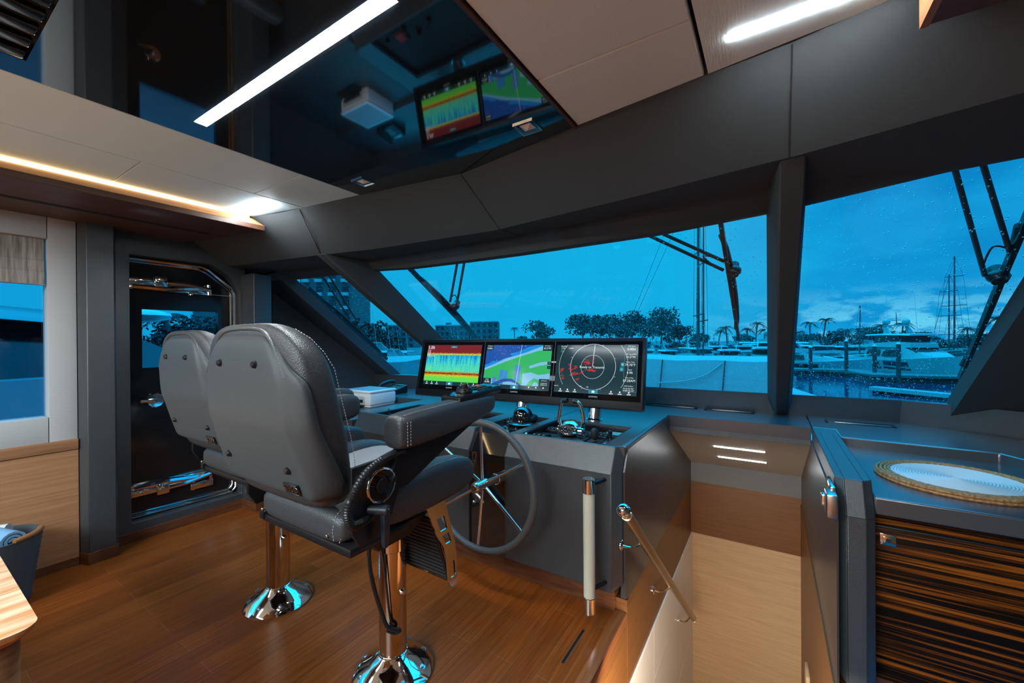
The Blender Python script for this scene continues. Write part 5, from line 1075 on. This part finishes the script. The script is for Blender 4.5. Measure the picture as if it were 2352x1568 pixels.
def palm(label, x, y, top, fr=2.2, base=-.7, lean=.4, n=15, m='leaf2', tr=.16):
    t = thing('palm_tree', label, 'tree', (x, y, base), 'palm trees'); rnd = random.Random(int(x*13+y*7)); h = top-base-fr*.35
    c = V((x+lean, y, base+h)); obj('trunk', MB().tube([(x, y, base-.1), (x+lean*.3, y, base+h*.5), tuple(c)], tr, 8, 4, rr=lambda s: tr*(1.1-.35*s)), 'bark', t)
    mb = MB()
    for k in range(n):
        a = 2*PI*k/n+rnd.uniform(-.2, .2); el = rnd.uniform(-.25, 1.05); d = V((math.cos(a), math.sin(a), 0)); side = V((-d.y, d.x, 0)); P = []
        for i in range(7):
            s = i/6; P.append(c+d*fr*s*math.cos(el*.7)*(1-.12*s)+V((0, 0, fr*(math.sin(el)*s*.75-.55*s*s))))
        for i in range(6):
            p, q = P[i], P[i+1]
            for j in range(2):
                b = p+(q-p)*(j*.5); ll = fr*.26*(1-.55*(i/6))
                for sg in (-1, 1): mb.poly([b, b+side*sg*ll*.75+(q-p)*.9-V((0, 0, ll*.55)), b+(q-p)*.45])
    obj('fronds', mb, m, t, smooth=None); return t
for x, y, tp, r, lab in ((-52.6, 96.9, 6.7, 4.2, 'round tree standing alone above the sonar and chart screens'), (-42.8, 103, 8.8, 6.2, 'leftmost tree of the tall row above the radar screen'), (-37.4, 109, 8.5, 5.6, 'tree in the tall row, slightly lower, second along'), (-32.2, 112.5, 9.5, 6.4, 'broad tree in the middle of the tall row'), (-25.4, 116.7, 10.6, 7.0, 'tallest tree of the row, above the corner of the radar display'),
        (-20.4, 114.7, 5.2, 4.2, 'low bushy tree under the tallest tree'), (-15.6, 114.8, 3.0, 2.6, 'low tree just left of the tall mast'), (-68.5, 98.8, 2.9, 3.2, 'low tree between the hotel and the lone round tree'), (-60, 99.5, 2.4, 2.6, 'low tree beside the lone fan palm'),
        (7.4, 123.1, 2.4, 5.0, 'low wide tree beside the windscreen post in the starboard pane'), (14.0, 126.9, 3.1, 3.6, 'round dark tree in the starboard shoreline, under the palms'), (19.6, 130.9, 3.9, 4.2, 'dark tree on the starboard shoreline behind the slim mast'), (24, 131, 3.0, 4.2, 'dark tree on the shoreline left of the big yacht'), (30, 131.2, 2.6, 4.0, 'low dark tree behind the big yacht domes'), (37, 124, 2.0, 4.5, 'low dark tree at the far right behind the starboard wiper'), (-5.2, 115.4, 2.4, 3.0, 'low round tree left of the central windscreen post')):
    tree(lab, x, y, tp, r, n=1700 if r > 5 else 900, lumps=16 if r > 5 else 9)
tree('dark tree at the edge of the tower in the port pane', -50.5, 39, 4.4, 3.2, leaf=.3); tree('lower dark tree beside the port pane post', -48.3, 41.4, 2.9, 2.8, leaf=.3)
tree('wide dark tree in the door window beside the palm', -36.1, 12.9, 3.5, 3.0, leaf=.17, n=2200, m='leaf2'); tree('second dark tree at the right of the door window', -35.2, 15.2, 3.2, 2.6, leaf=.17, n=1500, m='leaf2'); tree('low dark bush tree under the palm in the door window', -34.0, 10.4, 2.3, 2.2, leaf=.16, n=1200, m='leaf2')
palm('palm with drooping fronds seen in the port door window', -34.2, 10.6, 3.7, 1.5, lean=-.3, n=20, tr=.13)
for x, y, tp, fr, ln_, lab in ((-63.7, 101.7, 5.7, 1.6, 0, 'lone fan palm between the hotel and the round tree'), (-10.2, 106.1, 3.9, 2.0, .5, 'palm just right of the tall mast'), (-8.4, 107, 4.9, 2.2, -.4, 'taller palm right of the tall mast'), (-2.9, 110.7, 5.8, 2.2, .5, 'tall palm beside the central post in the middle pane'), (-1.2, 111.8, 4.2, 2.2, .3, 'shorter palm beside the central post in the middle pane'), (-4.6, 109, 4.4, 2.0, .2, 'slender palm behind the wiper tip'),
        (8.0, 117.6, 5.8, 2.1, -.2, 'left palm of the tall pair in the starboard pane'), (10.4, 119, 6.5, 2.1, .7, 'right palm of the tall pair in the starboard pane'), (5.8, 117, 3.6, 1.8, 0, 'short palm left of the tall pair'), (14.6, 121.6, 4.2, 2.6, .4, 'leaning palm over the round shoreline tree'), (22.4, 126.8, 5.3, 2.6, -.4, 'windblown palm left of the yacht radar domes'), (25.9, 128.7, 5.6, 2.4, .3, 'palm directly left of the yacht radar domes'), (37.2, 118.3, 6.0, 2.6, .5, 'palm at the far right past the starboard wiper'), (33.5, 118, 4.0, 2.0, 0, 'short palm half behind the starboard wiper')):
    palm(lab, x, y, tp, fr, lean=ln_)
# low shrubs along the shoreline
mb = MB(); rnd = random.Random(2)
for k in range(5200):
    t_ = rnd.random(); x = -75+t_*125; y = (97.5 if x < -30 else 97.5+(x+30)*.065)+3+rnd.uniform(0, 5)+(8 if x > 0 else 0); z = -.7+abs(rnd.gauss(0, 1))*.75*(.6+.4*math.sin(x*.9)); l = .45*rnd.uniform(.6, 1.3)
    u = V((rnd.gauss(0, 1), rnd.gauss(0, 1), rnd.gauss(0, 1))).normalized(); v_ = u.orthogonal().normalized(); p = V((x, y, z)); mb.poly([p+u*l, p+v_*l*.55, p-u*l, p-v_*l*.55])
tag(obj('shrubs', mb, 'leaf2', smooth=None), 'low dark shrubs in a continuous line along the far shore', 'shrubs', kind='stuff')
# buildings
def building(label, A, B, depth, z1, rows, cols, z0=-.7, band=False, wz=.55, top=None):
    A, B = V((*A, 0)), V((*B, 0)); d = (B-A).normalized(); n = V((-d.y, d.x, 0)); L_ = (B-A).length
    if n.dot(A) < 0: n = -n
    t = thing('apartment_building', label, 'building', ((A+B)/2).to_tuple()[:2]+(z0,), 'buildings ashore')
    P = [A, B, B+n*depth, A+n*depth]
    obj('wall', MB().loft([[V((p.x, p.y, z0)) for p in P], [V((p.x, p.y, z1)) for p in P]]), 'render', t, smooth=None)
    obj('parapet', MB().loft([[V((p.x, p.y, z1)) for p in (A-n*.15, B-n*.15, B+n*depth, A+n*depth)], [V((p.x, p.y, z1+.35)) for p in (A-n*.15, B-n*.15, B+n*depth, A+n*depth)]]), 'gel_grey', t, smooth=None)
    if top: p0 = A+d*L_*top[0]; p1 = A+d*L_*top[1]; obj('roof_plant', MB().loft([[V((q.x, q.y, z1)) for q in (p0+n, p1+n, p1+n*4, p0+n*4)], [V((q.x, q.y, z1+top[2])) for q in (p0+n, p1+n, p1+n*4, p0+n*4)]]), 'render', t, smooth=None)
    h = (z1-z0)/rows
    for i in range(rows):
        for j in range(cols):
            a = A+d*L_*(j+.24)/cols-n*.06; b = A+d*L_*(j+.76)/cols-n*.06; za = z0+h*(i+.22); zb = z0+h*(i+.22+wz)
            obj('window', MB().loft([[V((a.x, a.y, za)), V((b.x, b.y, za)), V((b.x, b.y, zb)), V((a.x, a.y, zb))], [V((a.x, a.y, za))+n*.05, V((b.x, b.y, za))+n*.05, V((b.x, b.y, zb))+n*.05, V((a.x, a.y, zb))+n*.05]]), 'farwindow', t, smooth=None)
            if band: obj('balcony', MB().loft([[V((q.x, q.y, za-.5)) for q in (a-n*.8, b-n*.8, b, a)], [V((q.x, q.y, za+.25)) for q in (a-n*.8, b-n*.8, b, a)]]), 'gel_grey', t, smooth=None)
building('wide hotel block with rows of square windows behind the port windscreen post', (-104.3, 111.5), (-93.9, 118.1), 12, 7.0, 4, 7, top=(.30, .44, 1.2))
building('taller end block of the hotel, left of the fan palm', (-93.5, 118.4), (-84.6, 124), 12, 8.3, 4, 5)
building('low pale block behind the port pane yachts', (-103.7, 88.2), (-96, 92.8), 10, 6.4, 4, 4)
building('high rise tower with balcony columns in the port pane', (-92.7, 53.7), (-82.4, 60.2), 12, 34, 11, 4, band=True)
building('pale tower block behind the trees in the door window', (-108.2, 38.2), (-101.5, 42.6), 10, 12, 6, 4)
